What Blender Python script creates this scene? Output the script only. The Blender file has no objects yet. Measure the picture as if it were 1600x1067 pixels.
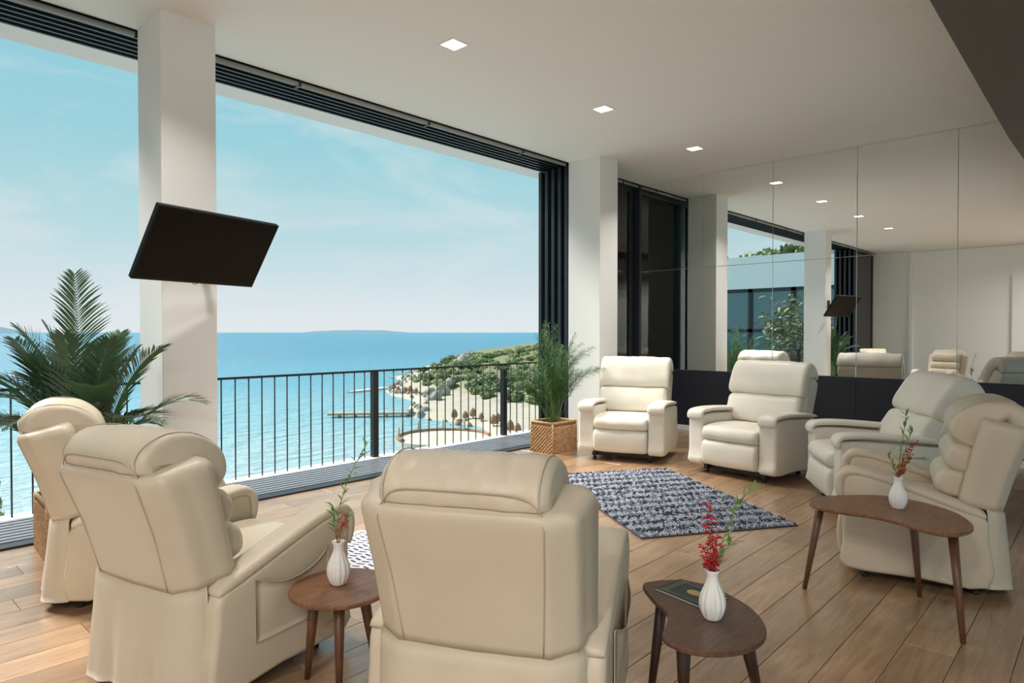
import bpy, bmesh, math, random
import numpy as np
from mathutils import Vector, Matrix, noise
R = math.radians
random.seed(7)

# ---------------------------------------------------------------- camera, world, sun, exposure
sc = bpy.context.scene
COL = sc.collection
F_PX, W_PX, H_PX = 1027.0, 1600.0, 1067.0
CAM_H = 1.35
YAW = math.atan2(950, F_PX); PITCH = -math.atan2(14.5, F_PX)
cd = bpy.data.cameras.new('camera'); cam = bpy.data.objects.new('camera', cd); COL.objects.link(cam)
cd.sensor_width = 36.0; cd.lens = 36.0 * F_PX / W_PX; cd.clip_start = 0.05; cd.clip_end = 60000
cam.location = (0, 0, CAM_H)
cam.rotation_euler = (R(90) + PITCH, 0, YAW - R(90))
sc.camera = cam

sc.view_settings.view_transform = 'Standard'
sc.view_settings.look = 'None'
sc.view_settings.gamma = 1.0
sc.view_settings.use_curve_mapping = False
sc.view_settings.exposure = 0.2
sc.cycles.transparent_max_bounces = 32

def build_world():
    w = bpy.data.worlds.new('sky'); sc.world = w; w.use_nodes = True
    nt = w.node_tree; nt.nodes.clear(); N = nt.nodes.new; L = nt.links.new
    out = N('ShaderNodeOutputWorld'); bg = N('ShaderNodeBackground'); L(bg.outputs[0], out.inputs[0])
    tc = N('ShaderNodeTexCoord'); sep = N('ShaderNodeSeparateXYZ'); L(tc.outputs['Generated'], sep.inputs[0])
    ramp = N('ShaderNodeValToRGB'); L(sep.outputs['Z'], ramp.inputs[0])
    e = ramp.color_ramp.elements
    e[0].position = 0.0; e[0].color = (0.77, 0.82, 0.85, 1)
    e[1].position = 1.0; e[1].color = (0.20, 0.50, 0.72, 1)
    for p, c in ((0.05, (0.68, 0.78, 0.82, 1)), (0.13, (0.50, 0.71, 0.76, 1)), (0.26, (0.33, 0.64, 0.72, 1)), (0.45, (0.27, 0.58, 0.70, 1))):
        k = e.new(p); k.color = c
    mp = N('ShaderNodeMapping'); mp.inputs['Scale'].default_value = (1.6, 1.6, 5.0); L(tc.outputs['Generated'], mp.inputs[0])
    nz = N('ShaderNodeTexNoise'); nz.inputs['Scale'].default_value = 2.1; nz.inputs['Detail'].default_value = 7; nz.inputs['Roughness'].default_value = 0.58
    nz.inputs['Distortion'].default_value = 0.6
    L(mp.outputs[0], nz.inputs['Vector'])
    cr = N('ShaderNodeValToRGB'); cr.color_ramp.elements[0].position = 0.48; cr.color_ramp.elements[1].position = 0.80
    cr.color_ramp.elements[0].color = (0, 0, 0, 1); cr.color_ramp.elements[1].color = (0.75, 0.75, 0.75, 1)
    L(nz.outputs['Fac'], cr.inputs[0])
    mx = N('ShaderNodeMix'); mx.data_type = 'RGBA'; L(cr.outputs[0], mx.inputs['Factor'])
    L(ramp.outputs[0], mx.inputs['A']); mx.inputs['B'].default_value = (0.76, 0.80, 0.81, 1)
    L(mx.outputs['Result'], bg.inputs['Color']); bg.inputs['Strength'].default_value = 0.87
build_world()

SUN_STRENGTH = 5.6
sd = bpy.data.lights.new('sun', 'SUN'); sun = bpy.data.objects.new('sun', sd); COL.objects.link(sun)
sd.energy = SUN_STRENGTH; sd.angle = R(18); sd.color = (1.0, 0.96, 0.88)
sun.rotation_euler = Vector((-0.20, 0.67, 0.71)).to_track_quat('Z', 'Y').to_euler()
DOWNLIGHT_W = 17.0
REAR_FILL_W = 30.0  # wattage of the fill lamps added out of view

# ---------------------------------------------------------------- helpers
def px(x, y, z=None, Y=None, X=None):
    """measured photo pixel -> world point on a known plane (used only to take measurements)"""
    fw = Vector((math.cos(YAW)*math.cos(PITCH), math.sin(YAW)*math.cos(PITCH), math.sin(PITCH)))
    rt = Vector((math.sin(YAW), -math.cos(YAW), 0)); up = rt.cross(fw)
    d = fw + rt*((x-800)/F_PX) - up*((y-533.5)/F_PX)
    if z is not None: t = (z-CAM_H)/d.z
    elif Y is not None: t = Y/d.y
    else: t = X/d.x
    return Vector((0, 0, CAM_H)) + d*t

def mat(name, color, rough=0.5, metal=0.0, spec=0.5, bump=0.0, bscale=50.0, var=0.0, vscale=6.0, objvar=0.0, emis=None, estr=0.0, stretch=None, sheen=0.0, coat=0.0):
    m = bpy.data.materials.new(name); m.use_nodes = True
    nt = m.node_tree; N = nt.nodes.new; L = nt.links.new
    b = nt.nodes['Principled BSDF']
    b.inputs['Base Color'].default_value = (*color, 1); b.inputs['Roughness'].default_value = rough
    b.inputs['Metallic'].default_value = metal; b.inputs['Specular IOR Level'].default_value = spec
    b.inputs['Coat Weight'].default_value = coat
    if emis: b.inputs['Emission Color'].default_value = (*emis, 1); b.inputs['Emission Strength'].default_value = estr
    tc = N('ShaderNodeTexCoord'); vec = tc.outputs['Object']
    if stretch:
        mp = N('ShaderNodeMapping'); mp.inputs['Scale'].default_value = stretch; L(vec, mp.inputs[0]); vec = mp.outputs[0]
    col = None
    if var > 0:
        n = N('ShaderNodeTexNoise'); n.inputs['Scale'].default_value = vscale; n.inputs['Detail'].default_value = 5; L(vec, n.inputs['Vector'])
        mr = N('ShaderNodeMapRange'); mr.inputs['From Min'].default_value = .3; mr.inputs['From Max'].default_value = .7
        mr.inputs['To Min'].default_value = 1-var; mr.inputs['To Max'].default_value = 1+var; L(n.outputs['Fac'], mr.inputs['Value'])
        col = mr.outputs[0]
    if objvar > 0:
        oi = N('ShaderNodeObjectInfo'); m2 = N('ShaderNodeMapRange'); m2.inputs['To Min'].default_value = 1-objvar; m2.inputs['To Max'].default_value = 1+objvar
        L(oi.outputs['Random'], m2.inputs['Value'])
        if col is None: col = m2.outputs[0]
        else:
            mm = N('ShaderNodeMath'); mm.operation = 'MULTIPLY'; L(col, mm.inputs[0]); L(m2.outputs[0], mm.inputs[1]); col = mm.outputs[0]
    if col is not None:
        vm = N('ShaderNodeVectorMath'); vm.operation = 'SCALE'; vm.inputs[0].default_value = color; L(col, vm.inputs['Scale']); L(vm.outputs[0], b.inputs['Base Color'])
    if bump > 0:
        n = N('ShaderNodeTexNoise'); n.inputs['Scale'].default_value = bscale; n.inputs['Detail'].default_value = 4; L(vec, n.inputs['Vector'])
        bp = N('ShaderNodeBump'); bp.inputs['Strength'].default_value = bump; bp.inputs['Distance'].default_value = 0.01
        L(n.outputs['Fac'], bp.inputs['Height']); L(bp.outputs[0], b.inputs['Normal'])
    return m

def mobj(name, verts, faces, m, parent=None, smooth=False, loc=None, rot=None, mats=None, midx=None):
    me = bpy.data.meshes.new(name); me.from_pydata([tuple(v) for v in verts], [], [tuple(f) for f in faces]); me.update()
    for k in (mats or [m]): me.materials.append(k)
    if midx is not None: me.polygons.foreach_set('material_index', midx)
    if smooth: me.polygons.foreach_set('use_smooth', [True]*len(me.polygons))
    return link(name, me, parent, loc, rot)

def link(name, me, parent=None, loc=None, rot=None):
    o = bpy.data.objects.new(name, me); COL.objects.link(o); o.parent = parent
    if loc is not None: o.location = loc
    if rot is not None: o.rotation_euler = rot
    return o

def empty(name, loc=(0, 0, 0), rz=0.0, label=None, cat=None, group=None):
    o = bpy.data.objects.new(name, None); COL.objects.link(o); o.location = loc; o.rotation_euler = (0, 0, rz); o.empty_display_size = .1
    if label: tag(o, label, cat, group)
    return o

def tag(o, label=None, cat=None, group=None, kind=None):
    if label: o['label'] = label
    if cat: o['category'] = cat
    if group: o['group'] = group
    if kind: o['kind'] = kind
    return o

def copy_tree(o, parent=None):
    c = o.copy(); COL.objects.link(c); c.parent = parent
    for ch in o.children: copy_tree(ch, c)
    return c

class G:
    """collects geometry for one mesh"""
    def __init__(s): s.v = []; s.f = []; s.mi = []
    def add(s, v, f, mi=0):
        b = len(s.v); s.v += [tuple(p) for p in v]; s.f += [tuple(i+b for i in q) for q in f]; s.mi += [mi]*len(f); return s
    def box(s, a, b, mi=0):
        (x0, y0, z0), (x1, y1, z1) = a, b
        v = [(x0,y0,z0),(x1,y0,z0),(x1,y1,z0),(x0,y1,z0),(x0,y0,z1),(x1,y0,z1),(x1,y1,z1),(x0,y1,z1)]
        return s.add(v, [(0,3,2,1),(4,5,6,7),(0,1,5,4),(1,2,6,5),(2,3,7,6),(3,0,4,7)], mi)
    def tube(s, path, rad, n=8, mi=0, caps=True):
        v, f = tube(path, rad, n, caps); return s.add(v, f, mi)
    def obj(s, name, m, parent=None, smooth=False, loc=None, rot=None, mats=None):
        return mobj(name, s.v, s.f, m, parent, smooth, loc, rot, mats, s.mi if mats else None)

def box(name, a, b, m, parent=None): return G().box(a, b).obj(name, m, parent)

def tube(path, rad, n=8, caps=True):
    path = [Vector(p) for p in path]; k = len(path)
    if not hasattr(rad, '__len__'): rad = [rad]*k
    v = []; f = []; ref = None
    for i, p in enumerate(path):
        t = (path[min(i+1, k-1)] - path[max(i-1, 0)]).normalized()
        if ref is None: ref = Vector((0, 0, 1)) if abs(t.z) < .9 else Vector((1, 0, 0))
        a = t.cross(ref).normalized(); b = a.cross(t).normalized(); ref = b
        for j in range(n):
            an = 2*math.pi*j/n; v.append(p + a*(rad[i]*math.cos(an)) + b*(rad[i]*math.sin(an)))
    for i in range(k-1):
        for j in range(n):
            f.append((i*n+j, i*n+(j+1) % n, (i+1)*n+(j+1) % n, (i+1)*n+j))
    if caps:
        f.append(tuple(range(n))[::-1]); f.append(tuple(range((k-1)*n, k*n)))
    return v, f

def rbox(a, b, r=.01, seg=2):
    bm = bmesh.new(); bmesh.ops.create_cube(bm, size=1)
    for v in bm.verts:
        v.co = Vector([(a[i]+b[i])/2 + v.co[i]*(b[i]-a[i]) for i in range(3)])
    bmesh.ops.bevel(bm, geom=list(bm.edges), offset=r, segments=seg, profile=.5, affect='EDGES')
    bm.verts.index_update(); v = [tuple(x.co) for x in bm.verts]; f = [tuple(x.index for x in q.verts) for q in bm.faces]; bm.free()
    return v, f

def smooth_loop(pts, k=4, closed=True):
    n = len(pts); out = []
    rng = range(n) if closed else range(n-1)
    for i in rng:
        if closed: p = [pts[(i+d) % n] for d in (-1, 0, 1, 2)]
        else: p = [pts[min(max(i+d, 0), n-1)] for d in (-1, 0, 1, 2)]
        for j in range(k):
            t = j/k; o = []
            for c in range(len(p[0])):
                a, b, c2, d2 = p[0][c], p[1][c], p[2][c], p[3][c]
                o.append(.5*((2*b) + (-a+c2)*t + (2*a-5*b+4*c2-d2)*t*t + (-a+3*b-3*c2+d2)*t**3))
            out.append(tuple(o))
    if not closed: out.append(tuple(pts[-1]))
    return out

def psolid(prof, h0, h1, er=.04, n=18, crown=0.0, k=3, wr=0.0, ws=9.0, seed=0.0, smooth=True, pinch=None, gather=0.0):
    """closed profile in (a, c) swept along b from h0 to h1, ends rounded by er, middle crowned; verts are (a, b, c)"""
    pr = smooth_loop(prof, k) if smooth else list(prof)
    ca = sum(p[0] for p in pr)/len(pr); cc = sum(p[1] for p in pr)/len(pr)
    size = max(max(p[0] for p in pr)-min(p[0] for p in pr), max(p[1] for p in pr)-min(p[1] for p in pr))/2
    small = min(max(p[0] for p in pr)-min(p[0] for p in pr), max(p[1] for p in pr)-min(p[1] for p in pr))/2
    mid = (h0+h1)/2; hh = (h1-h0)/2
    st = []
    for i in range(7): st.append(-hh + er*(1-math.cos(math.pi/2*i/6)))
    inner = [(-hh+er) + (2*hh-2*er)*i/(n+1) for i in range(1, n+1)]
    st = st + inner + [-x for x in reversed(st)]
    v = []; f = []; m = len(pr)
    for t in st:
        ed = max(0, abs(t)-(hh-er)); ins = er*(1-math.sqrt(max(0, 1-(ed/er)**2)))
        cr = 1 - crown*(t/hh)**2
        pf = 1.0
        if pinch: pf = 1 - pinch*math.exp(-(t/.012)**2)
        for (a, c) in pr:
            da, dc = a-ca, c-cc; ln = math.hypot(da, dc) + 1e-9
            s = cr*pf*max(.02, (ln-ins*min(1, ln/small))/ln)
            q = Vector((ca+da*s, mid+t, cc+dc*s))
            if wr > 0:
                w = noise.noise(q*ws + Vector((seed, seed*1.7, 0)))*wr + noise.noise(q*ws*2.7 + Vector((seed, 3, seed)))*wr*.4
                if gather: w += gather*noise.noise(Vector((t*26, math.atan2(dc, da)*1.1+t*3, seed)))
                q += Vector((da/ln, 0, dc/ln))*w
            v.append(q)
    ns = len(st)
    for i in range(ns-1):
        for j in range(m):
            f.append((i*m+j, i*m+(j+1) % m, (i+1)*m+(j+1) % m, (i+1)*m+j))
    f.append(tuple(range(m))[::-1]); f.append(tuple(range((ns-1)*m, ns*m)))
    # orientation check
    area = sum(pr[i][0]*pr[(i+1) % m][1]-pr[(i+1) % m][0]*pr[i][1] for i in range(m))
    if area > 0: f = [q[::-1] for q in f]
    return v, f

def lathe(prof, n=32, flutes=0, amp=0.0):
    v = []; f = []
    for (r, z, a) in prof:
        for j in range(n):
            an = 2*math.pi*j/n
            rr = r*(1 + (amp*a*(abs(math.cos(flutes*an/2))-.6) if flutes else 0))
            v.append((rr*math.cos(an), rr*math.sin(an), z))
    for i in range(len(prof)-1):
        for j in range(n):
            f.append((i*n+j, i*n+(j+1) % n, (i+1)*n+(j+1) % n, (i+1)*n+j))
    f.append(tuple(range(n))[::-1]); f.append(tuple(range((len(prof)-1)*n, len(prof)*n)))
    return v, f

# ---------------------------------------------------------------- materials
M = {}
M['white'] = mat('white_paint', (.86, .85, .83), .6, bump=.04, bscale=120)
M['ceil'] = mat('ceiling_paint', (.86, .84, .80), .7, bump=.03, bscale=90)
M['taupe'] = mat('taupe_panel', (.12, .10, .085), .55)
M['black'] = mat('black_metal', (.012, .013, .016), .4, spec=.5)
M['anth'] = mat('anthracite_aluminium', (.022, .027, .036), .38)
M['track'] = mat('track_aluminium', (.55, .57, .62), .32, metal=.6)
M['trackdark'] = mat('track_dark', (.02, .02, .024), .4)
M['greytrim'] = mat('grey_trim', (.34, .33, .29), .5)
M['navy'] = mat('navy_panel', (.016, .021, .033), .45)
M['render'] = mat('white_render', (.85, .84, .82), .8, bump=.15, bscale=60)
M['leather'] = mat('cream_leather', (.62, .535, .415), .42, spec=.45, bump=.10, bscale=260, var=.03, vscale=5)
M['leather2'] = mat('ivory_leather', (.74, .70, .61), .40, spec=.45, bump=.10, bscale=260, var=.03, vscale=5)
M['seam'] = mat('seam_thread', (.48, .42, .33), .7)
M['rubber'] = mat('black_rubber', (.01, .01, .01), .6)
M['walnut'] = mat('walnut', (.20, .090, .043), .38, var=.35, vscale=5, stretch=(2, 22, 6))
M['walnutleg'] = mat('walnut_leg', (.13, .055, .028), .4, var=.2, vscale=8, stretch=(14, 14, 2))
M['darkwood'] = mat('dark_walnut', (.105, .052, .030), .38, var=.35, vscale=5, stretch=(2, 22, 6))
M['darkleg'] = mat('dark_walnut_leg', (.035, .018, .012), .4)
M['ceramic'] = mat('white_ceramic', (.82, .81, .79), .3)
M['wicker'] = mat('wicker', (.50, .31, .16), .7, var=.3, vscale=30, bump=.3, bscale=90)
M['wickerdark'] = mat('wicker_dark', (.26, .15, .07), .8)  # darker brown for the basket liner and the floor substrate
M['soil'] = mat('soil', (.05, .035, .02), .95, bump=.6, bscale=40)
M['frond'] = mat('palm_leaf', (.055, .115, .05), .42, objvar=.3)
M['fern'] = mat('fern_leaf', (.06, .16, .035), .55, objvar=.3)
M['stem'] = mat('green_stem', (.13, .22, .05), .5)
M['bleaf'] = mat('bamboo_leaf', (.16, .30, .08), .5)
M['red'] = mat('red_blossom', (.55, .02, .03), .5)
M['pink'] = mat('pink_blossom', (.70, .12, .16), .5)
M['dstem'] = mat('dark_stem', (.06, .02, .02), .6)
M['screen'] = mat('screen_glass', (.003, .003, .004), .3, spec=.12)
M['bezel'] = mat('bezel', (.008, .008, .009), .4, spec=.2)
M['book'] = mat('book_cover', (.012, .035, .034), .35)
M['paper'] = mat('paper', (.7, .68, .62), .8)
M['gold'] = mat('gold_print', (.50, .36, .14), .4, metal=.4)
M['lamp'] = mat('lamp_diffuser', (.9, .88, .8), .5, emis=(1, .87, .66), estr=3.0)
M['rug1'] = mat('wool_light', (.46, .49, .56), .95, objvar=0)
M['rug2'] = mat('wool_mid', (.21, .235, .30), .95)
M['rug3'] = mat('wool_dark', (.035, .04, .058), .95)
M['rugbase'] = mat('rug_base', (.05, .055, .075), .95)
M['matwhite'] = mat('cotton_white', (.68, .68, .74), .9)
M['matnavy'] = mat('cotton_navy', (.02, .025, .08), .9)
M['timber'] = mat('weathered_timber', (.46, .36, .26), .8, var=.2, vscale=3)
M['stone'] = mat('pale_stone', (.62, .56, .48), .9, var=.2, vscale=.6, bump=.4, bscale=3)
M['rock'] = mat('grey_rock', (.36, .32, .27), .9, var=.3, vscale=1.2, bump=.6, bscale=2)
M['straw'] = mat('straw', (.34, .19, .10), .9, var=.25, vscale=3)
M['sandp'] = mat('pale_sand', (.58, .51, .43), .95, var=.08, vscale=.5)
M['bush'] = mat('dark_shrub_leaf', (.13, .18, .065), .7, objvar=.35)  # green lightened so the colour carries distance haze
M['bush2'] = mat('light_shrub_leaf', (.25, .29, .13), .7, objvar=.35)  # olive likewise lightened to put haze into the leaf colour
M['bark'] = mat('bark', (.12, .08, .05), .9)
M['bluehill'] = mat('distant_island', (.20, .27, .33), 1.0, spec=0)  # blue-grey of far haze put into the land colour

def wood_floor():
    m = bpy.data.materials.new('oak_floor'); m.use_nodes = True; nt = m.node_tree; N = nt.nodes.new; L = nt.links.new
    b = nt.nodes['Principled BSDF']; tc = N('ShaderNodeTexCoord'); oi = N('ShaderNodeObjectInfo')
    off = N('ShaderNodeVectorMath'); off.operation = 'SCALE'; off.inputs[0].default_value = (37, 91, 13); L(oi.outputs['Random'], off.inputs['Scale'])
    ad = N('ShaderNodeVectorMath'); L(tc.outputs['Object'], ad.inputs[0]); L(off.outputs[0], ad.inputs[1])
    mp = N('ShaderNodeMapping'); mp.inputs['Scale'].default_value = (1.5, 16, 1); L(ad.outputs[0], mp.inputs[0])
    n1 = N('ShaderNodeTexNoise'); n1.inputs['Scale'].default_value = 2.2; n1.inputs['Detail'].default_value = 8; n1.inputs['Roughness'].default_value = .6; n1.inputs['Distortion'].default_value = .8; L(mp.outputs[0], n1.inputs['Vector'])
    n2 = N('ShaderNodeTexNoise'); n2.inputs['Scale'].default_value = 3.0; n2.inputs['Detail'].default_value = 3; L(ad.outputs[0], n2.inputs['Vector'])
    r = N('ShaderNodeValToRGB'); L(n1.outputs['Fac'], r.inputs[0]); e = r.color_ramp.elements
    e[0].position = .28; e[0].color = (.285, .160, .085, 1); e[1].position = .72; e[1].color = (.475, .305, .175, 1)
    mr = N('ShaderNodeMapRange'); mr.inputs['From Min'].default_value = .35; mr.inputs['From Max'].default_value = .7; mr.inputs['To Min'].default_value = 1.08; mr.inputs['To Max'].default_value = .80; L(n2.outputs['Fac'], mr.inputs['Value'])
    m2 = N('ShaderNodeMapRange'); m2.inputs['To Min'].default_value = .84; m2.inputs['To Max'].default_value = 1.14; L(oi.outputs['Random'], m2.inputs['Value'])
    mm = N('ShaderNodeMath'); mm.operation = 'MULTIPLY'; L(mr.outputs[0], mm.inputs[0]); L(m2.outputs[0], mm.inputs[1])
    vm = N('ShaderNodeVectorMath'); vm.operation = 'SCALE'; L(r.outputs[0], vm.inputs[0]); L(mm.outputs[0], vm.inputs['Scale']); L(vm.outputs[0], b.inputs['Base Color'])
    b.inputs['Roughness'].default_value = .33; b.inputs['Specular IOR Level'].default_value = .6; b.inputs['Coat Weight'].default_value = .8; b.inputs['Coat Roughness'].default_value = .24
    bp = N('ShaderNodeBump'); bp.inputs['Strength'].default_value = .06; bp.inputs['Distance'].default_value = .01; L(n1.outputs['Fac'], bp.inputs['Height']); L(bp.outputs[0], b.inputs['Normal'])
    return m
M['floor'] = wood_floor()

def mirror_mat():
    m = bpy.data.materials.new('mirror_glass'); m.use_nodes = True; b = m.node_tree.nodes['Principled BSDF']
    b.inputs['Base Color'].default_value = (.92, .935, .92, 1); b.inputs['Metallic'].default_value = 1; b.inputs['Roughness'].default_value = 0.0
    return m
M['mirror'] = mirror_mat()

def glass_mat(name, tint, refl=.9):
    m = bpy.data.materials.new(name); m.use_nodes = True; nt = m.node_tree; nt.nodes.clear(); N = nt.nodes.new; L = nt.links.new
    o = N('ShaderNodeOutputMaterial'); t = N('ShaderNodeBsdfTransparent'); t.inputs[0].default_value = (*tint, 1)
    g = N('ShaderNodeBsdfGlossy'); g.inputs['Roughness'].default_value = 0.0; g.inputs['Color'].default_value = (refl, refl, refl, 1)
    fr = N('ShaderNodeFresnel'); fr.inputs['IOR'].default_value = 1.55; mx = N('ShaderNodeMixShader')
    L(fr.outputs[0], mx.inputs[0]); L(t.outputs[0], mx.inputs[1]); L(g.outputs[0], mx.inputs[2]); L(mx.outputs[0], o.inputs[0])
    return m
M['glass'] = glass_mat('tinted_door_glass', (.74, .88, .86))
M['bglass'] = mat('building_glass', (.05, .16, .18), .06, spec=.9)

def sea_mat():
    m = bpy.data.materials.new('sea_water'); m.use_nodes = True; nt = m.node_tree; N = nt.nodes.new; L = nt.links.new
    b = nt.nodes['Principled BSDF']; tc = N('ShaderNodeTexCoord'); ln = N('ShaderNodeVectorMath'); ln.operation = 'LENGTH'
    L(tc.outputs['Object'], ln.inputs[0])
    nz = N('ShaderNodeTexNoise'); nz.inputs['Scale'].default_value = .012; nz.inputs['Detail'].default_value = 4; L(tc.outputs['Object'], nz.inputs['Vector'])
    ml = N('ShaderNodeMath'); ml.operation = 'MULTIPLY_ADD'; L(nz.outputs['Fac'], ml.inputs[0]); ml.inputs[1].default_value = 50; L(ln.outputs['Value'], ml.inputs[2])
    mr = N('ShaderNodeMapRange'); mr.inputs['From Min'].default_value = 40; mr.inputs['From Max'].default_value = 440; L(ml.outputs[0], mr.inputs['Value'])
    r = N('ShaderNodeValToRGB'); L(mr.outputs[0], r.inputs[0]); e = r.color_ramp.elements
    e[0].position = .06; e[0].color = (.52, .63, .64, 1); e[1].position = 1; e[1].color = (.045, .25, .37, 1)
    for p, c in ((.13, (.43, .58, .60, 1)), (.23, (.26, .50, .56, 1)), (.39, (.10, .37, .48, 1)), (.75, (.06, .29, .41, 1))):
        k = e.new(p); k.color = c
    L(r.outputs[0], b.inputs['Base Color']); b.inputs['Roughness'].default_value = .28; b.inputs['Specular IOR Level'].default_value = .35
    mp = N('ShaderNodeMapping'); mp.inputs['Rotation'].default_value = (0, 0, R(35)); mp.inputs['Scale'].default_value = (.5, 1.3, 1); L(tc.outputs['Object'], mp.inputs[0])
    w = N('ShaderNodeTexNoise'); w.inputs['Scale'].default_value = .35; w.inputs['Detail'].default_value = 6; w.inputs['Roughness'].default_value = .62; L(mp.outputs[0], w.inputs['Vector'])
    bp = N('ShaderNodeBump'); bp.inputs['Strength'].default_value = .9; bp.inputs['Distance'].default_value = 2.2; L(w.outputs['Fac'], bp.inputs['Height']); L(bp.outputs[0], b.inputs['Normal'])
    return m
M['sea'] = sea_mat()

def land_mat():
    m = bpy.data.materials.new('headland_ground'); m.use_nodes = True; nt = m.node_tree; N = nt.nodes.new; L = nt.links.new
    b = nt.nodes['Principled BSDF']; tc = N('ShaderNodeTexCoord'); sp = N('ShaderNodeSeparateXYZ'); L(tc.outputs['Object'], sp.inputs[0])
    nz = N('ShaderNodeTexNoise'); nz.inputs['Scale'].default_value = .35; nz.inputs['Detail'].default_value = 6; L(tc.outputs['Object'], nz.inputs['Vector'])
    ma = N('ShaderNodeMath'); ma.operation = 'MULTIPLY_ADD'; L(nz.outputs['Fac'], ma.inputs[0]); ma.inputs[1].default_value = 3.0; L(sp.outputs['Z'], ma.inputs[2])
    mr = N('ShaderNodeMapRange'); mr.inputs['From Min'].default_value = -10.6; mr.inputs['From Max'].default_value = -7.0; L(ma.outputs[0], mr.inputs['Value'])
    r = N('ShaderNodeValToRGB'); L(mr.outputs[0], r.inputs[0]); e = r.color_ramp.elements
    e[0].position = .05; e[0].color = (.52, .45, .36, 1); e[1].position = 1; e[1].color = (.22, .22, .12, 1)
    for p, c in ((.40, (.46, .41, .33, 1)), (.62, (.36, .34, .22, 1))): k = e.new(p); k.color = c
    L(r.outputs[0], b.inputs['Base Color']); b.inputs['Roughness'].default_value = .95; b.inputs['Specular IOR Level'].default_value = .1
    return m
M['land'] = land_mat()

# ---------------------------------------------------------------- the room
XM, XL = 8.25, -3.4            # mirror wall, far left wall
YW, YB = 5.05, -3.5            # window line, rear wall
ZC, ZLOW, YLOW = 3.478, 3.30, 0.84
DELTA = -0.010                 # the mirror wall is not quite square to the glazing

def floor():
    fl = box('floor', (XL-.2, YB-.2, -.30), (XM+.2, YW, -.014), M['wickerdark']); tag(fl, kind='structure')
    PW, PL = .19, 1.285
    me = None; rest = G(); n = 0
    rows = int((YW-YB)/PW)+1
    cand = []
    for r in range(rows):
        y0 = YW - (r+1)*PW; off = [0, .43, .86, .2, .64, 1.07][r % 6] + .05*math.sin(r*7.1)
        k = 0
        while True:
            x0 = XL - off + k*PL; k += 1
            if x0 > XM: break
            cand.append((x0, y0))
    fw = Vector((math.cos(YAW), math.sin(YAW))); rt = Vector((math.sin(YAW), -math.cos(YAW)))
    def vis(x0, y0):
        for sx in (0, .33, .66, 1):
            p = Vector((x0+sx*PL, y0+PW/2)); d = p.dot(fw)
            if d > 2.2 and abs(p.dot(rt)/d) < .80: return d
        return None
    vc = sorted([(vis(*c), c) for c in cand if vis(*c)])[:300]
    chosen = set(c for _, c in vc)
    g = .0012
    v, f = rbox((g, g, -.014), (PL-g, PW-g, 0), .0016, 1)
    for c in cand:
        x0, y0 = c
        lo, hi = max(x0, XL), min(x0+PL, XM-.012)
        if hi-lo < .02: continue
        if c in chosen:
            if lo == x0 and hi == x0+PL:
                if me is None:
                    o = mobj('plank', v, f, M['floor'], fl, loc=(x0, y0, 0)); me = o.data
                else: link('plank', me, fl, (x0, y0, 0))
            else:
                v2, f2 = rbox((lo-x0+g, g, -.014), (hi-x0-g, PW-g, 0), .0016, 1); mobj('plank', v2, f2, M['floor'], fl, loc=(x0, y0, 0))
        else: rest.box((lo+g, max(y0, YB)+g, -.014), (hi-g, y0+PW-g, 0))
    tag(rest.obj('plank_rest', M['floor'], fl), kind='stuff')
floor()

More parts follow.
